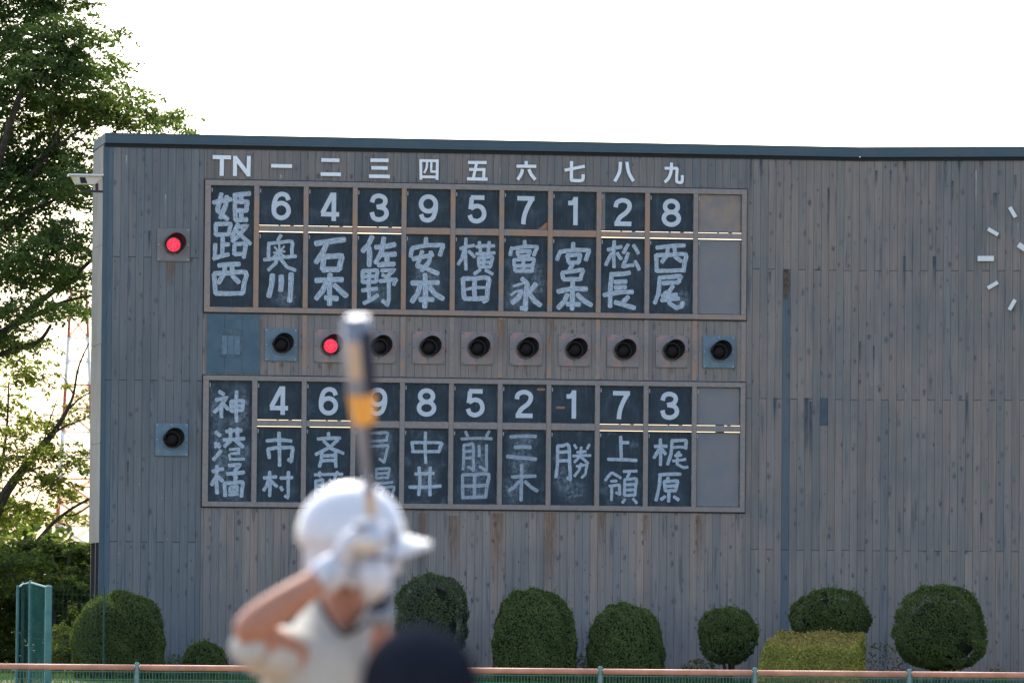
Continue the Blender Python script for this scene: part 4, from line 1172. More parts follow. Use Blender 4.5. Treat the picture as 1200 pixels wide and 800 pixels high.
r = empty('wire_fence', Matrix.Translation((at(90, 700, 119.5).x, 119.5, ground_z(119.5))), 'thin dark green wire fence between the windscreen and the wall', 'fence')
zt = at(60, 686, 119.5).z - ground_z(119.5)
xa, xb = at(58, 700, 119.5).x - at(90, 700, 119.5).x, at(122, 700, 119.5).x - at(90, 700, 119.5).x
g = MB()
for k in range(14): g.box(xa, xb, -.002, .002, zt - k * .15 - .002, zt - k * .15 + .002)
for k in range(13):
    x = xa + (xb - xa) * k / 12; g.box(x - .002, x + .002, .0025, .0065, 0, zt)
o = g.build('wire', 'wire_dark', r); o['kind'] = 'stuff'
MB().tube([(xb, 0, 0), (xb, 0, zt)], .015, 6).build('post', 'wire_dark', r)

# grass on the bank
n = 26000
X = nr.uniform(-12, 12, n); Yg = nr.uniform(112.5, 124.2, n)
Z = np.array([ground_z(y) for y in Yg]); h = nr.uniform(.06, .20, n)
lean = nr.normal(0, .05, (n, 2)); wv = .006
V = np.empty((n, 3, 3)); V[:, 0] = np.c_[X - wv, Yg, Z - .01]; V[:, 1] = np.c_[X + wv, Yg, Z - .01]; V[:, 2] = np.c_[X + lean[:, 0], Yg + lean[:, 1], Z + h]
keep = Yg < 125 + 0 * X
tag(fast_mesh('grass', V[keep].reshape(-1, 3), np.arange(keep.sum() * 3).reshape(-1, 3), 'grass_blade'), 'ragged green grass growing on the bank between fence and wall', 'grass', kind='stuff')
def weeds(px, Y, hpx, n, label, seed, mat='leaf_bush_light', w=.25):
    rs = np.random.RandomState(seed); c = at(px, 780, Y); gz = ground_z(Y); h = hpx / (F / Y)
    r = empty('weed_clump', Matrix.Translation((c.x, Y, gz)), label, 'weeds', 'weeds at the foot of the wall')
    C = np.c_[rs.normal(0, w, n), rs.normal(0, .12, n), rs.rand(n) ** .8 * h * 1.0]
    C[:, 2] *= np.exp(-(C[:, 0] / (w * 1.6)) ** 2)
    leaves('foliage', C, rs.normal(0, 1, (n, 3)), rs.uniform(.02, .05, n), mat, r, .35)
weeds(685, 122.8, 34, 700, 'dark weeds at the wall foot between the two round bushes', 3, w=.35)
weeds(1030, 122.8, 52, 330, 'tall light green weeds right of the yellow hedge', 4, w=.4)
weeds(820, 122.8, 30, 500, 'thin weeds at the left foot of the smallest bush', 5, w=.3)
weeds(205, 123.0, 30, 400, 'thin grass weeds between the left bush and the low bush', 6, w=.2)
weeds(1170, 122.8, 22, 240, 'weeds at the wall foot by the right picture edge', 7, w=.3)

# ------------------------------------------------------------------ trees
def tree(name, label, boughs, limbs, root, leafmat_, dens, lsize, seed, barkmat='bark', flat=.62, group=None, spray=.45, cat='tree'):
    """boughs: (px, py, depth, rx px, rz px). limbs: list of pixel polylines with depth and radius"""
    rs = np.random.RandomState(seed)
    gz = ground_z(root[1])
    r = empty(name, Matrix.Translation((root[0], root[1], gz)), label, cat, group)
    O = Vector((root[0], root[1], gz))
    g = MB()
    for (pts, r0, r1) in limbs:
        P = [at(a, b, Y) - O for a, b, Y in pts]
        P = smooth_path(P, 4)
        g.tube(P, [r0 + (r1 - r0) * k / (len(P) - 1) for k in range(len(P))], 7)
    CC, NN, SS = [], [], []
    for (px, py, Y, rxp, rzp) in boughs:
        sc_ = F / Y
        c = at(px, py, Y) - O; rx, rz = rxp / sc_, rzp / sc_; ry = rx * .9
        ns = max(3, int(dens * rx * rz * 105))
        for q in range(ns):
            d = rs.normal(size=3); d /= np.linalg.norm(d); k = rs.rand() ** .42
            s = np.array([c.x, c.y, c.z]) + d * k * np.array([rx, ry, rz])
            # a spray: a flat drooping fan of leaves along a short twig
            dirv = np.array([d[0] * .9 + rs.normal(0, .4), d[1] * .9 + rs.normal(0, .4), rs.normal(-.05, .22)]); dirv /= np.linalg.norm(dirv)
            side = np.cross(dirv, [0, 0, 1]); side /= np.linalg.norm(side) + 1e-6
            m_ = rs.randint(18, 34); L = spray * rs.uniform(.7, 1.4)
            t = rs.rand(m_); w = (rs.rand(m_) - .5) * L * .75 * (1 - t * .5)
            pts = s + dirv * (t * L)[:, None] + side * w[:, None]
            pts[:, 2] -= (t ** 2) * L * .22 + np.abs(w) * .2; pts += rs.normal(0, .03, pts.shape)
            CC.append(pts); nn = np.tile([0, 0, 1.0], (m_, 1)) + rs.normal(0, flat, (m_, 3)) + dirv * .1; NN.append(nn)
            SS.append(rs.uniform(lsize * .7, lsize * 1.3, m_))
            if q % 5 == 0:
                a = s - dirv * .5 * L; g.tube([tuple(a - dirv * .35 + np.array([0, 0, -.12])), tuple(a), tuple(s + dirv * L * .6)], [.012, .009, .004], 4, False)
    g.build('trunk', barkmat, r)
    leaves('crown', np.concatenate(CC), np.concatenate(NN), np.concatenate(SS), leafmat_, r, .48)
    return r
TY = 136.0
rs0 = random.Random(3)
b1 = [(150, 108, 20, 12), (185, 140, 26, 12), (45, 60, 50, 40), (100, 120, 44, 26), (45, 200, 55, 30), (45, 300, 50, 26), (90, 210, 28, 20), (20, 25, 62, 40), (88, 38, 36, 26), (60, 85, 62, 30), (105, 78, 34, 18), (10, 110, 70, 40), (70, 135, 58, 26), (125, 128, 34, 20), (165, 140, 36, 14), (203, 152, 22, 7),
      (30, 175, 55, 32), (95, 180, 38, 24), (5, 225, 60, 32), (70, 228, 46, 24), (30, 270, 55, 26), (85, 278, 32, 22), (8, 315, 48, 26), (62, 322, 42, 22), (95, 330, 20, 18),
      (20, 360, 46, 20), (75, 362, 34, 12), (-5, 395, 40, 18), (30, 402, 30, 10), (-70, 60, 80, 60), (-90, 160, 90, 60), (-80, 260, 90, 60), (-90, 360, 80, 50), (0, -50, 90, 55), (-90, -60, 90, 60), (-20, -130, 100, 50), (60, 2, 45, 22), (128, 40, 12, 9)]
boughs = [(x, y, TY + rs0.uniform(-2.2, 2.2), a, b) for x, y, a, b in b1]
tr = at(-90, 800, TY)
limbs = [([(-90, 800, TY), (-86, 650, TY), (-84, 520, TY), (-70, 430, TY)], .28, .22),
         ([(-70, 430, TY), (0, 392, TY), (45, 355, TY - .5), (90, 320, TY - 1), (112, 300, TY - 1)], .10, .03),
         ([(-20, 400, TY), (40, 370, TY), (80, 352, TY), (118, 345, TY)], .07, .02),
         ([(-70, 440, TY), (10, 412, TY), (45, 400, TY), (60, 380, TY)], .07, .03),
         ([(-70, 430, TY), (-20, 260, TY), (10, 210, TY + 1), (40, 170, TY + 1)], .13, .04),
         ([(10, 210, TY + 1), (50, 185, TY), (70, 150, TY), (78, 118, TY)], .06, .015), ([(0, 240, TY), (60, 180, TY), (100, 150, TY), (160, 145, TY)], .05, .012),
         ([(-20, 260, TY), (20, 120, TY - 1), (60, 60, TY - 1), (100, 30, TY - 1)], .09, .02), ([(5, 160, TY), (22, 120, TY), (24, 80, TY)], .05, .012),
         ([(-70, 430, TY), (-60, 150, TY), (-20, -80, TY)], .18, .05), ([(-30, 300, TY), (30, 250, TY), (90, 225, TY)], .06, .015)]
tree('broadleaf_tree', 'tall dark green broadleaf tree filling the upper left beside the building', boughs, limbs, (tr.x, TY), 'leaf_dark', 2.3, .054, 4)
T2 = 141.0
b2 = [(18, 432, 40, 12), (50, 445, 24, 8), (-20, 470, 45, 20), (15, 500, 34, 14), (62, 492, 26, 9), (20, 535, 42, 16), (70, 530, 30, 12), (98, 545, 16, 12), (40, 565, 40, 12), (85, 578, 26, 10),
      (10, 595, 40, 14), (60, 605, 34, 9), (97, 480, 10, 10), (100, 455, 7, 8), (-50, 540, 50, 40), (-40, 600, 50, 30)]
t2 = at(-30, 800, T2)
limbs2 = [([(-30, 800, T2), (-25, 680, T2), (0, 590, T2), (35, 540, T2), (60, 510, T2), (78, 482, T2)], .16, .04),
          ([(78, 482, T2), (86, 462, T2), (92, 430, T2), (104, 402, T2)], .035, .012), ([(78, 482, T2), (92, 468, T2), (108, 458, T2)], .025, .01),
          ([(60, 510, T2), (75, 500, T2), (95, 492, T2), (110, 482, T2)], .03, .01), ([(86, 462, T2), (76, 445, T2), (70, 438, T2)], .018, .006),
          ([(45, 540, T2), (56, 500, T2), (66, 470, T2), (68, 462, T2)], .02, .006),
          ([(-10, 700, T2), (30, 650, T2), (60, 615, T2), (85, 595, T2), (110, 582, T2)], .05, .025), ([(76, 604, T2), (90, 602, T2), (108, 590, T2)], .025, .012),
          ([(0, 560, T2), (8, 500, T2), (10, 450, T2)], .04, .015)]
tree('young_tree', 'airy yellow-green tree with bare dark branches left of the building', [(x, y, T2 + rs0.uniform(-1.5, 1.5), a, b) for x, y, a, b in b2], limbs2,
     (t2.x, T2), 'leaf_yellow', 1.8, .058, 9)
hz = [('dense dark shrubby tree at the left picture edge behind the windscreen', -20, 132, [(-10, 655, 40, 24), (15, 660, 34, 22), (-20, 700, 50, 34), (10, 720, 40, 40), (5, 770, 45, 30)], 'leaf_under'),
      ('shrubby tree with olive sunlit top between the windscreen and the building', 62, 133, [(45, 648, 30, 18), (75, 652, 28, 20), (60, 685, 36, 26), (60, 725, 36, 26), (40, 700, 30, 28)], 'leaf_under'),
      ('narrow dark shrubby tree against the corner of the building', 104, 134, [(100, 650, 22, 22), (108, 690, 22, 26), (100, 730, 24, 26), (130, 680, 26, 40), (132, 740, 26, 30)], 'leaf_under')]
for k, (lb, px, Y, bs, mt) in enumerate(hz):
    p = at(px, 790, Y)
    lm = [([(px + q * 9, 795, Y), (px + q * 11, 740, Y), (px + q * 14 + 3, 690, Y), (px + q * 18, 650, Y)], .07, .025) for q in (-1, 0, 1)]
    tree('understorey_tree', lb, [(x, y, Y + rs0.uniform(-1.2, 1.5), a, b) for x, y, a, b in bs], lm, (p.x, Y), mt, 2.0, .065, 20 + k, group='shrubby trees left of the wall', spray=.35)
p = at(45, 640, 150)
tree('background_tree', 'sunlit light green tree glimpsed behind the dark shrubby trees', [(20, 650, 150, 50, 30), (75, 655, 151, 45, 28), (40, 700, 150, 60, 40), (95, 700, 151, 45, 40), (50, 750, 150, 70, 40), (-60, 690, 150, 70, 60)],
     [([(45, 800, 150), (45, 700, 150)], .1, .05)], (p.x, 150), 'leaf_yellow', 1.0, .08, 31)
tree('leafy_shrub', 'bright green leafy shrub low between the windscreen and the big left bush', [(76, 745, 123.5, 14, 20), (84, 765, 123, 14, 22), (70, 770, 123, 14, 20)],
     [([(78, 800, 123.5), (78, 750, 123.5)], .03, .01)], (at(78, 790, 123.5).x, 123.5), 'leaf_yellow', 3.0, .045, 33, spray=.22, cat='bush')
# far tree line that closes the horizon on both sides of what the photo shows
def far_wood():
    C = []; rs = np.random.RandomState(5)
    for k in range(46):
        x = -330 + k * 15 + rs.uniform(-4, 4)
        if -22 < x < -6: continue
        y = 330 + rs.uniform(-12, 12); hgt = rs.uniform(5, 8)
        d = rs.normal(size=(2600, 3)); d /= np.linalg.norm(d, axis=1, keepdims=True)
        C.append(np.array([x, y, hgt * .5]) + d * (rs.rand(2600, 1) ** .4) * np.array([9, 5, hgt * .5]))
    C = np.concatenate(C)
    o = leaves('far_wood', C, nr.normal(size=C.shape), nr.uniform(.26, .45, len(C)), 'leaf_under')
    tag(o, 'far line of woodland closing the horizon', 'woodland', kind='stuff')
far_wood()

# ------------------------------------------------------------------ pylon
def pylon():
    Y = 900.0; s = F / Y
    base = at(88, 720, Y); r = empty('electricity_pylon', Matrix.Translation((base.x, Y, .05)), 'distant red and white lattice pylon behind the yellow-green tree', 'pylon')
    HT = (720 - 345) / s + 1.2
    def half(z): return 3.1 - 2.1 * z / HT
    bands = 7
    for b in range(bands):
        z0, z1 = HT * b / bands, HT * (b + 1) / bands; g = MB()
        n = 2
        for q in range(n):
            a, c = z0 + (z1 - z0) * q / n, z0 + (z1 - z0) * (q + 1) / n; ha, hc_ = half(a), half(c)
            cs = [(-1, -1), (1, -1), (1, 1), (-1, 1)]
            for k in range(4):
                p, p2 = cs[k], cs[(k + 1) % 4]
                A = (p[0] * ha, p[1] * ha, a); B = (p[0] * hc_, p[1] * hc_, c); A2 = (p2[0] * ha, p2[1] * ha, a); B2 = (p2[0] * hc_, p2[1] * hc_, c)
                g.tube([A, B], .125, 4); g.tube([A, B2], .07, 4); g.tube([A2, B], .07, 4); g.tube([B, B2], .07, 4)
        g.build('lattice_section', 'pylon_red' if b % 2 == 0 else 'pylon_white', r)
    for z in (HT * .62, HT * .78, HT * .93):
        w = 4.6
        for sx in (-1, 1):
            g = MB(); g.tube([(sx * half(z), 0, z), (sx * w, 0, z + .2)], .10, 4); g.tube([(sx * half(z), 0, z + 1.2), (sx * w, 0, z + .2)], .05, 4)
            g.build('cross_arm', 'pylon_white', r)
plain('pylon_red', (.50, .12, .09, 1), (.44, .11, .09, 1), .5)
plain('pylon_white', (.75, .75, .74, 1), (.68, .68, .68, 1), .5)
pylon()

# ------------------------------------------------------------------ people
plain('skin', (.44, .205, .125, 1), (.38, .17, .10, 1), 8, .5, .35)
plain('helmet_white', (.60, .60, .61, 1), (.57, .57, .58, 1), 3, .25, .5)
plain('glove_white', (.60, .61, .63, 1), (.44, .46, .50, 1), 16, .6, .3, 0, .5, .62)
plain('glove_tan', (.62, .50, .36, 1), (.70, .60, .48, 1), 20, .6)
plain('jersey', (.50, .475, .41, 1), (.45, .43, .37, 1), 6, .8, .2, bump=.2)
plain('undershirt', (.018, .022, .03, 1), (.03, .032, .04, 1), 10, .8)
plain('hair', (.012, .010, .010, 1), (.02, .016, .014, 1), 20, .6)
plain('navy_helmet', (.012, .014, .020, 1), (.018, .020, .027, 1), 6, .7, 0)
plain('navy_cloth', (.015, .020, .035, 1), (.022, .027, .042, 1), 9, .9)
plain('grey_cloth', (.12, .125, .13, 1), (.15, .155, .16, 1), 9, .9)
plain('shoe', (.02, .02, .022, 1), (.04, .04, .04, 1), 9, .5)
plain('bat_silver', (.25, .265, .29, 1), (.22, .235, .26, 1), 3, .5, .3, .2)
plain('bat_black', (.022, .026, .042, 1), (.03, .034, .048, 1), 6, .7, .08)
plain('bat_orange', (.90, .44, .08, 1), (.82, .38, .07, 1), 6, .4, .4)
plain('strap_grey', (.16, .17, .20, 1), (.22, .23, .26, 1), 12, .7)
plain('bat_tan', (.58, .43, .29, 1), (.50, .37, .25, 1), 6, .4, .4)
plain('eye_white', (.8, .8, .8, 1)); plain('lips', (.36, .14, .11, 1))
def skinned(name, chains, mat, parent, sub=2, root=0):
    """chains: list of lists of (key, pos, radius); keys shared between chains are one vertex"""
    V, Rr, E, idx = [], [], [], {}
    for ch in chains:
        prev = None
        for key, p, rad in ch:
            if key not in idx:
                idx[key] = len(V); V.append(tuple(p)); Rr.append(rad)
            i = idx[key]
            if prev is not None and prev != i: E.append((prev, i))
            prev = i
    me = bpy.data.meshes.new(name); me.from_pydata(V, E, [])
    o = bpy.data.objects.new(name, me); col.objects.link(o)
    sk = o.modifiers.new('skin', 'SKIN'); sk.use_smooth_shade = True
    for i, rr in enumerate(Rr):
        d = me.skin_vertices[0].data[i]
        d.radius = rr if isinstance(rr, tuple) else (rr, rr); d.use_root = (i == root)
    ss = o.modifiers.new('sub', 'SUBSURF'); ss.levels = sub; ss.render_levels = sub
    me.materials.append(M[mat])
    # freeze to a plain mesh so that what is seen is what is stored
    dg = bpy.context.evaluated_depsgraph_get(); dg.update()
    ev = bpy.data.meshes.new_from_object(o.evaluated_get(dg)); o.modifiers.clear(); o.data = ev; ev.name = name
    if not ev.materials: ev.materials.append(M[mat])
    o.parent = parent
    return o
def ellipsoid(mb, c, r, nu=18, nv=12, rot=None, t0=0, t1=math.pi, fn=None):
    i0 = len(mb.v)
    for i in range(nv + 1):
        t = t0 + (t1 - t0) * i / nv
        for j in range(nu):
            f = 2 * math.pi * j / nu
            p = Vector((math.sin(t) * math.cos(f), math.sin(t) * math.sin(f), math.cos(t)))
            if fn: p = fn(p)
            p = Vector((p.x * r[0], p.y * r[1], p.z * r[2]))
            if rot: p = rot @ p
            mb.v.append(tuple(Vector(c) + p))
    for i in range(nv):
        for j in range(nu):
            mb.f.append((i0 + i * nu + j, i0 + (i + 1) * nu + j, i0 + (i + 1) * nu + (j + 1) % nu, i0 + i * nu + (j + 1) % nu)); mb.uv.append(None)

BYY = 17.8
org = Vector((at(400, 720, BYY).x, BYY, 0))
batter = empty('person', Matrix.Translation(org), 'batter in white helmet, cream jersey and white gloves holding a bat upright', 'person')
def L_(px, py, Y): return at(px, py, Y) - org
neck0, neck1 = L_(398, 742, BYY + .05), L_(402, 700, BYY + .03)
headc = L_(412, 640, BYY + .02)
rs_, re_, rw_ = L_(340, 762, 17.74), L_(285, 738, 17.55), L_(385, 672, 17.60)
ls_, le_, lw_ = L_(440, 790, 17.97), L_(448, 812, 17.72), L_(447, 728, 17.68)
chest = L_(395, 800, BYY + .06); hip = Vector((chest.x - .04, chest.y + .12, .86))
def V3(x, y, z): return Vector((x, y, z))
rk, ra, lk, la = V3(-.30, .02, .50), V3(-.34, -.02, .09), V3(.20, .16, .50), V3(.30, .20, .09)
skinned('body', [[('hip', hip, (.15, .12)), ('belly', hip.lerp(chest, .5), (.14, .11)), ('chest', chest, (.14, .10)), ('nb', neck0, .066), ('nt', neck1, .064), ('hd', neck1 + V3(.01, 0, .05), .06)],
                 [('chest', 0, 0), ('rs', rs_ + V3(.01, 0, -.02), .055), ('re', re_, .053), ('rf', re_.lerp(rw_, .35), .051), ('rw', rw_, .034)],
                 [('chest', 0, 0), ('ls', ls_, .070), ('le', le_, .047), ('lw', lw_, .030)],
                 [('hip', 0, 0), ('rk', rk, .068), ('ra', ra, .042), ('rt', ra + V3(.0, -.0, -.05), .04)],
                 [('hip', 0, 0), ('lk', lk, .068), ('la', la, .042), ('lt', la + V3(0, 0, -.05), .04)]], 'skin', batter)
# head with face (looking right)
hd = MB()
def face(p):
    q = p.copy()
    if p.z < 0: q.x *= 1 - .25 * p.z * p.z; q.y *= 1 - .35 * p.z * p.z
    if p.x > .75 and abs(p.y) < .35 and -.35 < p.z < .05: q.x += .10 * (1 - abs(p.y) / .35)
    return q
ellipsoid(hd, headc, (.098, .078, .120), 24, 18, fn=face)
ho = hd.build('head', 'skin', batter, True)
for sy in (-1, 1):
    e = MB(); ellipsoid(e, headc + V3(.083, sy * .032, .005), (.012, .014, .010), 10, 6); e.build('eye', 'eye_white', ho, True)
    e = MB(); ellipsoid(e, headc + V3(-.005, sy * .080, -.01), (.018, .010, .030), 10, 6); e.build('ear', 'skin', ho, True)
e = MB(); ellipsoid(e, headc + V3(.088, 0, -.065), (.012, .026, .008), 10, 6); e.build('mouth', 'lips', ho, True)
e = MB(); ellipsoid(e, headc + V3(-.03, 0, -.02), (.085, .081, .09), 16, 10); e.build('hair', 'hair', ho, True)
# helmet
hc_ = L_(411, 630, BYY + .02)
hm = MB()
def hf(p):
    q = p.copy()
    if p.z < 0: q.x *= 1 + .02 * p.z
    return q
def helmet(cn, mat, par, s=1.0):
    mb = MB()
    ellipsoid(mb, cn, (.142 * s, .124 * s, .142 * s), 32, 16, t0=0, t1=R_(100), fn=hf)
    o = mb.build('helmet', mat, par, True)
    sd_ = o.modifiers.new('thickness', 'SOLIDIFY'); sd_.thickness = .008
    return o
he = helmet(hc_ + V3(0, 0, .005), 'helmet_white', batter)
mb = MB()          # ear flap, curved shell on the side towards the camera and one on the far side
for sy in (-1, 1):
    mb = MB()
    for i in range(8):
        for j in range(8):
            def q(a, b):
                ang = R_(-150 + a * 16.5); z = .012 - b * .0165 * (1 - .25 * abs(a - 4) / 4)
                return hc_ + V3(.140 * math.cos(ang), sy * -.122 * math.sin(ang) * (1 - .02 * b), z)
            mb.quad(q(i, j), q(i + 1, j), q(i + 1, j + 1), q(i, j + 1))
    mb.build('ear_flap', 'helmet_white', he, True)
mb = MB(); n = 12    # brim
top_, bot_ = [], []
for i in range(n + 1):
    a = R_(-66 + 132 * i / n); dr = -.040 * (1 - math.cos(a)) / (1 - math.cos(R_(66)))
    ins = hc_ + V3(.128 * math.cos(a), .116 * math.sin(a), .014 + dr * .8)
    out = hc_ + V3(.120 * math.cos(a) + .092 * math.cos(a) ** .7, .112 * math.sin(a), -.008 + dr)
    top_.append((ins, out))
for i in range(n):
    a, b = top_[i], top_[i + 1]; dz = V3(0, 0, -.016)
    mb.quad(a[0], b[0], b[1], a[1]); mb.quad(a[0] + dz, a[1] + dz, b[1] + dz, b[0] + dz); mb.quad(a[1], b[1], b[1] + dz, a[1] + dz)
mb.build('brim', 'helmet_white', he, True)
# jersey over torso and upper arms, trousers, shoes
jm = MB(); ax_, bx_ = Vector((.8, .6, 0)), Vector((-.6, .8, 0)); front = Vector((.12, -1, 0)).normalized(); nj = 28
rings = [(388, 905, .195, .15), (388, 860, .200, .155), (389, 825, .205, .155), (390, 795, .205, .152), (391, 772, .198, .145), (392, 754, .178, .130), (395, 738, .140, .112), (398, 724, .105, .094), (400, 710, .084, .082), (401, 701, .078, .078)]
for q, (px_, py_, w_, d_) in enumerate(rings):
    c_ = L_(px_, py_, BYY + .06)
    for j in range(nj):
        a = 2 * math.pi * j / nj; dr = ax_ * math.cos(a) + bx_ * math.sin(a); p = c_ + ax_ * (math.cos(a) * w_) + bx_ * (math.sin(a) * d_)
        fr_ = max(0, dr.dot(front)) ** 4; tq = max(0, (q - 5) / 4)
        p.z -= .085 * fr_ * tq; p += front * (.030 * fr_ * tq) + Vector((0, 0, .006 * math.sin(j * 2.1 + q)))
        p += dr * (.006 * math.sin(q * 2.3 + j * .9))
        jm.v.append(tuple(p))
for q in range(len(rings) - 1):
    for j in range(nj): jm.f.append((q * nj + j, q * nj + (j + 1) % nj, (q + 1) * nj + (j + 1) % nj, (q + 1) * nj + j)); jm.uv.append(None)
je = jm.build('jersey', 'jersey', batter, True)
skinned('sleeve', [[('a', L_(352, 772, 17.80), .085), ('b', L_(330, 766, 17.74), .084), ('c', rs_.lerp(re_, .80) + V3(0, 0, -.045), .058)]], 'jersey', batter)
skinned('sleeve', [[('a', L_(440, 775, 17.95), .075), ('b', L_(456, 792, 17.95), .074), ('c', L_(458, 815, 17.85), .062)]], 'jersey', batter)
mb = MB()            # collar line and cuff of the dark undershirt
cp = [L_(374, 704, 17.74), L_(384, 722, 17.70), L_(400, 742, 17.69), L_(420, 736, 17.71), L_(436, 722, 17.76)]
mb.tube(smooth_path(cp, 5), .0065, 6); mb.build('collar', 'undershirt', batter, True)
mb = MB(); d = (re_ - rs_).normalized(); c0 = rs_.lerp(re_, .92) + V3(0, 0, -.04); mb.tube([c0 - d * .02, c0 + d * .02], [.05, .042], 12); mb.build('undershirt_cuff', 'jersey', batter, True)
skinned('trousers', [[('hip', hip, (.175, .145)), ('rh', hip + V3(-.10, 0, -.10), .105), ('rk', rk, .088), ('ra', ra + V3(0, 0, .06), .062)], [('hip', 0, 0), ('lh', hip + V3(.10, 0, -.10), .105), ('lk', lk, .088), ('la', la + V3(0, 0, .06), .062)]], 'jersey', batter)
for a in (ra, la):
    skinned('shoe', [[('a', a + V3(-.04, 0, -.045), (.042, .042)), ('b', a + V3(.06, -.01, -.052), (.040, .036)), ('c', a + V3(.17, -.02, -.056), (.036, .028))]], 'shoe', batter)
# bat
b0, b1_ = L_(444, 713, 17.66), L_(417, 372, 17.42)
bd = (b1_ - b0); BL = bd.length; bd.normalize()
bat = empty('baseball_bat', Matrix.Translation(org + b0) @ bd.to_track_quat('Z', 'Y').to_matrix().to_4x4(), 'silver and dark metal bat with orange markings held upright before the batter', 'bat')
prof = [(-.040, .016), (-.036, .036), (-.006, .038), (.012, .018), (.30, .0135), (.42, .018), (.52, .029), (.60, .0365), (.78 * 1, .0380), (BL - .02, .0375), (BL - .004, .030), (BL, .012)]
g = MB(); g.tube([(0, 0, z) for z, _ in prof], [r for _, r in prof], 20); g.build('barrel', 'bat_silver', bat, True)
def rad_at(z):
    for (a, ra_), (b, rb) in zip(prof, prof[1:]):
        if a <= z <= b: return ra_ + (rb - ra_) * (z - a) / (b - a + 1e-9)
    return .033
def bat_shell(name, mat, z0, z1, a0, a1, off=.0008):
    g = MB(); nz, na = 10, 10
    # angles measured from the direction that faces the camera
    inv = bat.matrix_world.to_3x3().inverted(); fv = inv @ Vector((0, -1, 0)); fv.z = 0; fv.normalize(); sv = inv @ Vector((1, 0, 0)); sv -= fv * sv.dot(fv); sv.z = 0; sv.normalize()
    def q(i, j):
        z = z0 + (z1 - z0) * i / nz; a = R_(a0 + (a1 - a0) * j / na); r = rad_at(z) + off
        p = fv * (math.cos(a) * r) + sv * (math.sin(a) * r); return (p.x, p.y, z)
    for i in range(nz):
        for j in range(na): g.quad(q(i, j), q(i + 1, j), q(i + 1, j + 1), q(i, j + 1))
    g.build(name, mat, bat, True)
bat_shell('dark_side', 'bat_black', .36, BL - .03, 15, 165)
bat_shell('orange_panel', 'bat_orange', BL - .28, BL - .20, -110, 75, .0016)
bat_shell('pale_marking', 'bat_tan', BL - .155, BL - .055, -48, 8, .0016)
bat_shell('tan_ring', 'bat_tan', .250, .315, -180, 180, .0012)
bat_shell('grip', 'bat_black', -.039, .24, -180, 180, .0016)
# hands: palm plus five separate fingers wrapped round the handle
def hand(center, side, mat, name='glove', thumb_up=1):
    ax = bd.copy(); u = V3(0, -1, 0); u -= ax * u.dot(ax); u.normalize(); v = ax.cross(u)      # u: towards camera, v: sideways
    if v.x > 0: v = -v                                                                       # v: to the left
    ch = []
    palm = center + v * .040 * 1.0 - u * .012
    wrist = center + v * .085 + ax * -.030 - u * .0
    ch.append([('w', wrist, .034), ('p', palm, (.036, .030)), ('p2', palm + ax * .02 + u * .012, (.034, .028))])
    o = skinned(name, ch, mat, batter)
    for k in range(4):
        h = (.036 - k * .024); rr = [.0125, .013, .0125, .011][k]; pts = []
        for j, a in enumerate((165, 120, 70, 20, -35, -80)):
            rad = .034 + (.004 if j in (1, 2) else 0)
            p = center + ax * (h + side * .002 * j) + v * (-math.cos(R_(180 - a)) * -1 * rad * 1.0 if False else math.cos(R_(180 - a)) * rad) + u * (math.sin(R_(180 - a)) * rad)
            pts.append(('f%d' % j, p, rr * (1 - .05 * j)))
        # start on the palm side (left), pass the front, finish on the far right
        pts = [(n_, center + ax * h + (-v) * math.cos(R_(180 - a)) * .036 * 1.0 + u * math.sin(R_(max(0, a)) if a > 0 else 0) * .036 + (u * math.sin(R_(a)) * .030 if a < 0 else V3(0, 0, 0)), r_)
               for (n_, _, r_), a in zip(pts, (165, 120, 70, 20, -35, -80))]
        f = skinned('finger', [pts], mat, o, 1)
    th = [('t0', palm + ax * .015, .015), ('t1', palm + ax * .045 * thumb_up + u * .025, .014), ('t2', center + ax * .055 * thumb_up + u * .034 - v * .005, .012), ('t3', center + ax * .058 * thumb_up + u * .030 - v * .026, .011)]
    skinned('thumb', [th], mat, o, 1)
    return o
h1 = b0 + bd * .190; h2 = b0 + bd * .098
hand(h1, 1, 'glove_white'); hand(h2, 1, 'glove_white')
# padded cuffs and back-of-hand pads
g = MB(); dcf = (rw_ - re_).normalized()
g.tube([rw_ - dcf * .035, rw_ - dcf * .02, rw_ + dcf * .02, rw_ + dcf * .045], [.040, .047, .046, .036], 14); g.build('glove_cuff', 'glove_white', batter, True)
skinned('glove_back', [[('a', rw_ + dcf * .02, (.036, .032)), ('b', h1 + V3(-.045, -.02, .01), (.046, .036)), ('c', h1 + V3(.0, -.045, .005), (.042, .036)), ('d', h1 + V3(.035, -.03, -.02), (.030, .040))]], 'glove_white', batter)
skinned('glove_back', [[('a', h2 + V3(-.02, -.035, .035), (.038, .040)), ('b', h2 + V3(.0, -.045, -.01), (.046, .042)), ('c', h2 + V3(-.005, -.035, -.038), (.036, .030)), ('d', h2 + V3(-.01, .03, -.055), (.030, .030))]], 'glove_white', batter)
for (dx, dz, w_, h_) in ((.052, .0, .012, .030), (.050, -.055, .011, .024), (-.030, .030, .022, .008), (.012, -.048, .030, .007)):
    g = MB(); ellipsoid(g, h1 + V3(dx, -.078, dz), (w_, .010, h_), 12, 8); g.build('glove_strap', 'strap_grey', batter, True)
g = MB(); ellipsoid(g, h1 + V3(-.015, -.088, -.020), (.030, .010, .018), 12, 8); g.build('glove_palm_patch', 'glove_tan', batter, True)

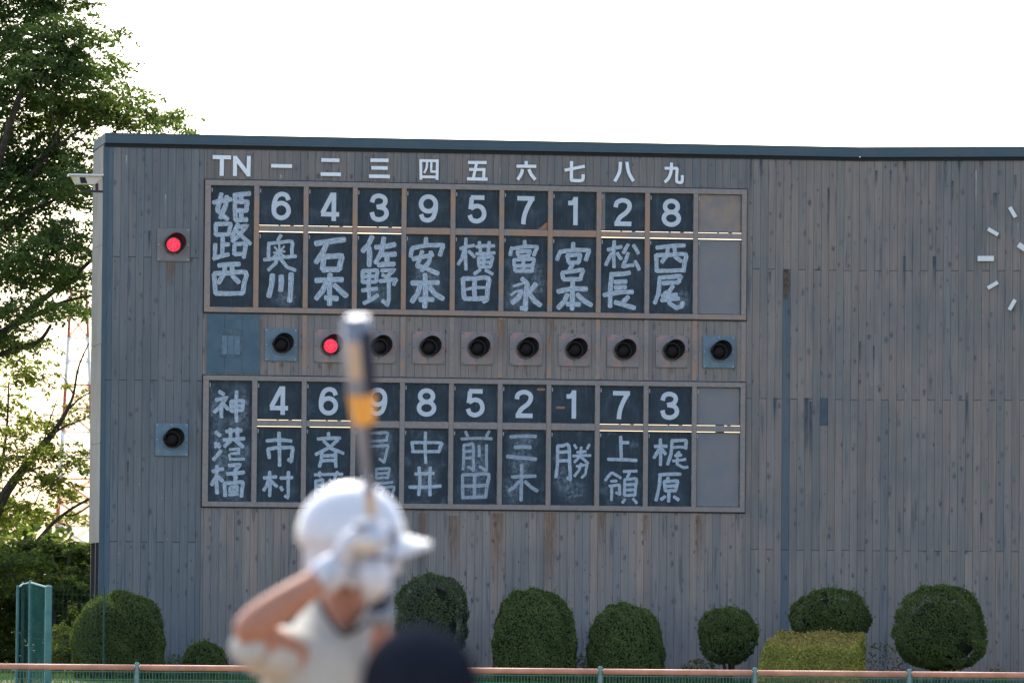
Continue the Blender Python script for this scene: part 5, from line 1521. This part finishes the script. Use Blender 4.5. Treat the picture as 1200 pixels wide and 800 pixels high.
# catcher or umpire: dark helmeted figure crouching nearer the camera
UY = 12.6
uo = Vector((at(492, 790, UY).x, UY, 0))
ump = empty('person', Matrix.Translation(uo), 'crouching person in a dark navy helmet in front of the batter', 'person')
hz_ = at(494, 806, UY).z
hcen = V3(0, 0, hz_)
sh = V3(0, .02, hz_ - .30); hp = V3(.0, -.32, .52)
skinned('body', [[('hip', hp, (.17, .14)), ('bel', hp.lerp(sh, .5) + V3(0, -.03, 0), (.16, .13)), ('sh', sh, (.17, .12)), ('nk', hcen + V3(0, 0, -.17), .060), ('hd', hcen + V3(0, 0, -.10), .065)],
                 [('sh', 0, 0), ('a1', sh + V3(-.20, 0, -.02), .065), ('a2', sh + V3(-.30, .10, -.25), .048), ('a3', V3(-.26, .28, .62), .034)],
                 [('sh', 0, 0), ('b1', sh + V3(.20, 0, -.02), .065), ('b2', sh + V3(.30, .10, -.25), .048), ('b3', V3(.26, .28, .62), .034)],
                 [('hip', 0, 0), ('k1', V3(-.27, .18, .54), .078), ('n1', V3(-.27, .02, .10), .046)],
                 [('hip', 0, 0), ('k2', V3(.27, .18, .54), .078), ('n2', V3(.27, .02, .10), .046)]], 'navy_cloth', ump)
skinned('trousers', [[('hip', hp, (.185, .155)), ('k1', V3(-.27, .18, .54), .092), ('n1', V3(-.27, .02, .14), .064)], [('hip', 0, 0), ('k2', V3(.27, .18, .54), .092), ('n2', V3(.27, .02, .14), .064)]], 'grey_cloth', ump)
for s in (-1, 1):
    skinned('shoe', [[('a', V3(s * .27, -.03, .045), .045), ('b', V3(s * .27, .10, .04), .042), ('c', V3(s * .27, .20, .036), .032)]], 'shoe', ump)
    hh = skinned('hand', [[('w', V3(s * .26, .28, .62), .032), ('p', V3(s * .26, .30, .58), (.038, .026)), ('q', V3(s * .26, .32, .55), (.036, .022))]], 'skin', ump)
    for k in range(4):
        skinned('finger', [[('a', V3(s * .26 + (k - 1.5) * .019, .32, .55), .010), ('b', V3(s * .26 + (k - 1.5) * .022, .335, .51), .009), ('c', V3(s * .26 + (k - 1.5) * .023, .33, .48), .008)]], 'skin', hh, 1)
    skinned('thumb', [[('a', V3(s * .26 - s * .02, .29, .59), .012), ('b', V3(s * .26 - s * .05, .31, .56), .011), ('c', V3(s * .26 - s * .055, .325, .535), .009)]], 'skin', hh, 1)
mb = MB(); ellipsoid(mb, hcen + V3(0, .01, -.02), (.078, .095, .118), 20, 14); h2o = mb.build('head', 'skin', ump, True)
for sx in (-1, 1):
    e = MB(); ellipsoid(e, hcen + V3(sx * .03, .098, -.01), (.012, .010, .009), 8, 6); e.build('eye', 'eye_white', h2o, True)
    e = MB(); ellipsoid(e, hcen + V3(sx * .078, .0, -.03), (.010, .016, .028), 8, 6); e.build('ear', 'skin', h2o, True)
e = MB(); ellipsoid(e, hcen + V3(0, .110, -.035), (.012, .016, .018), 8, 6); e.build('nose', 'skin', h2o, True)
e = MB(); ellipsoid(e, hcen + V3(0, .100, -.075), (.024, .008, .007), 8, 6); e.build('mouth', 'lips', h2o, True)
e = MB(); ellipsoid(e, hcen + V3(0, -.015, -.03), (.084, .085, .095), 14, 10); e.build('hair', 'hair', h2o, True)
mb = MB(); ellipsoid(mb, hcen + V3(0, 0, .0), (.110, .128, .118), 28, 16, t0=0, t1=R_(112)); u = mb.build('helmet', 'navy_helmet', ump, True)
mb = MB(); mb.tube(smooth_path([hcen + V3(-.112, 0, -.02), hcen + V3(-.06, -.115, -.03), hcen + V3(0, -.134, -.03), hcen + V3(.06, -.115, -.03), hcen + V3(.112, 0, -.02)], 4), .010, 6); mb.build('mask_strap', 'undershirt', u, True)
for z_ in (-.11, -.07, -.03, .01):
    mb = MB(); mb.tube(smooth_path([hcen + V3(-.10, .06, z_), hcen + V3(-.05, .155, z_), hcen + V3(.05, .155, z_), hcen + V3(.10, .06, z_)], 4), .004, 6); mb.build('mask_bar', 'dark_metal', u, True)
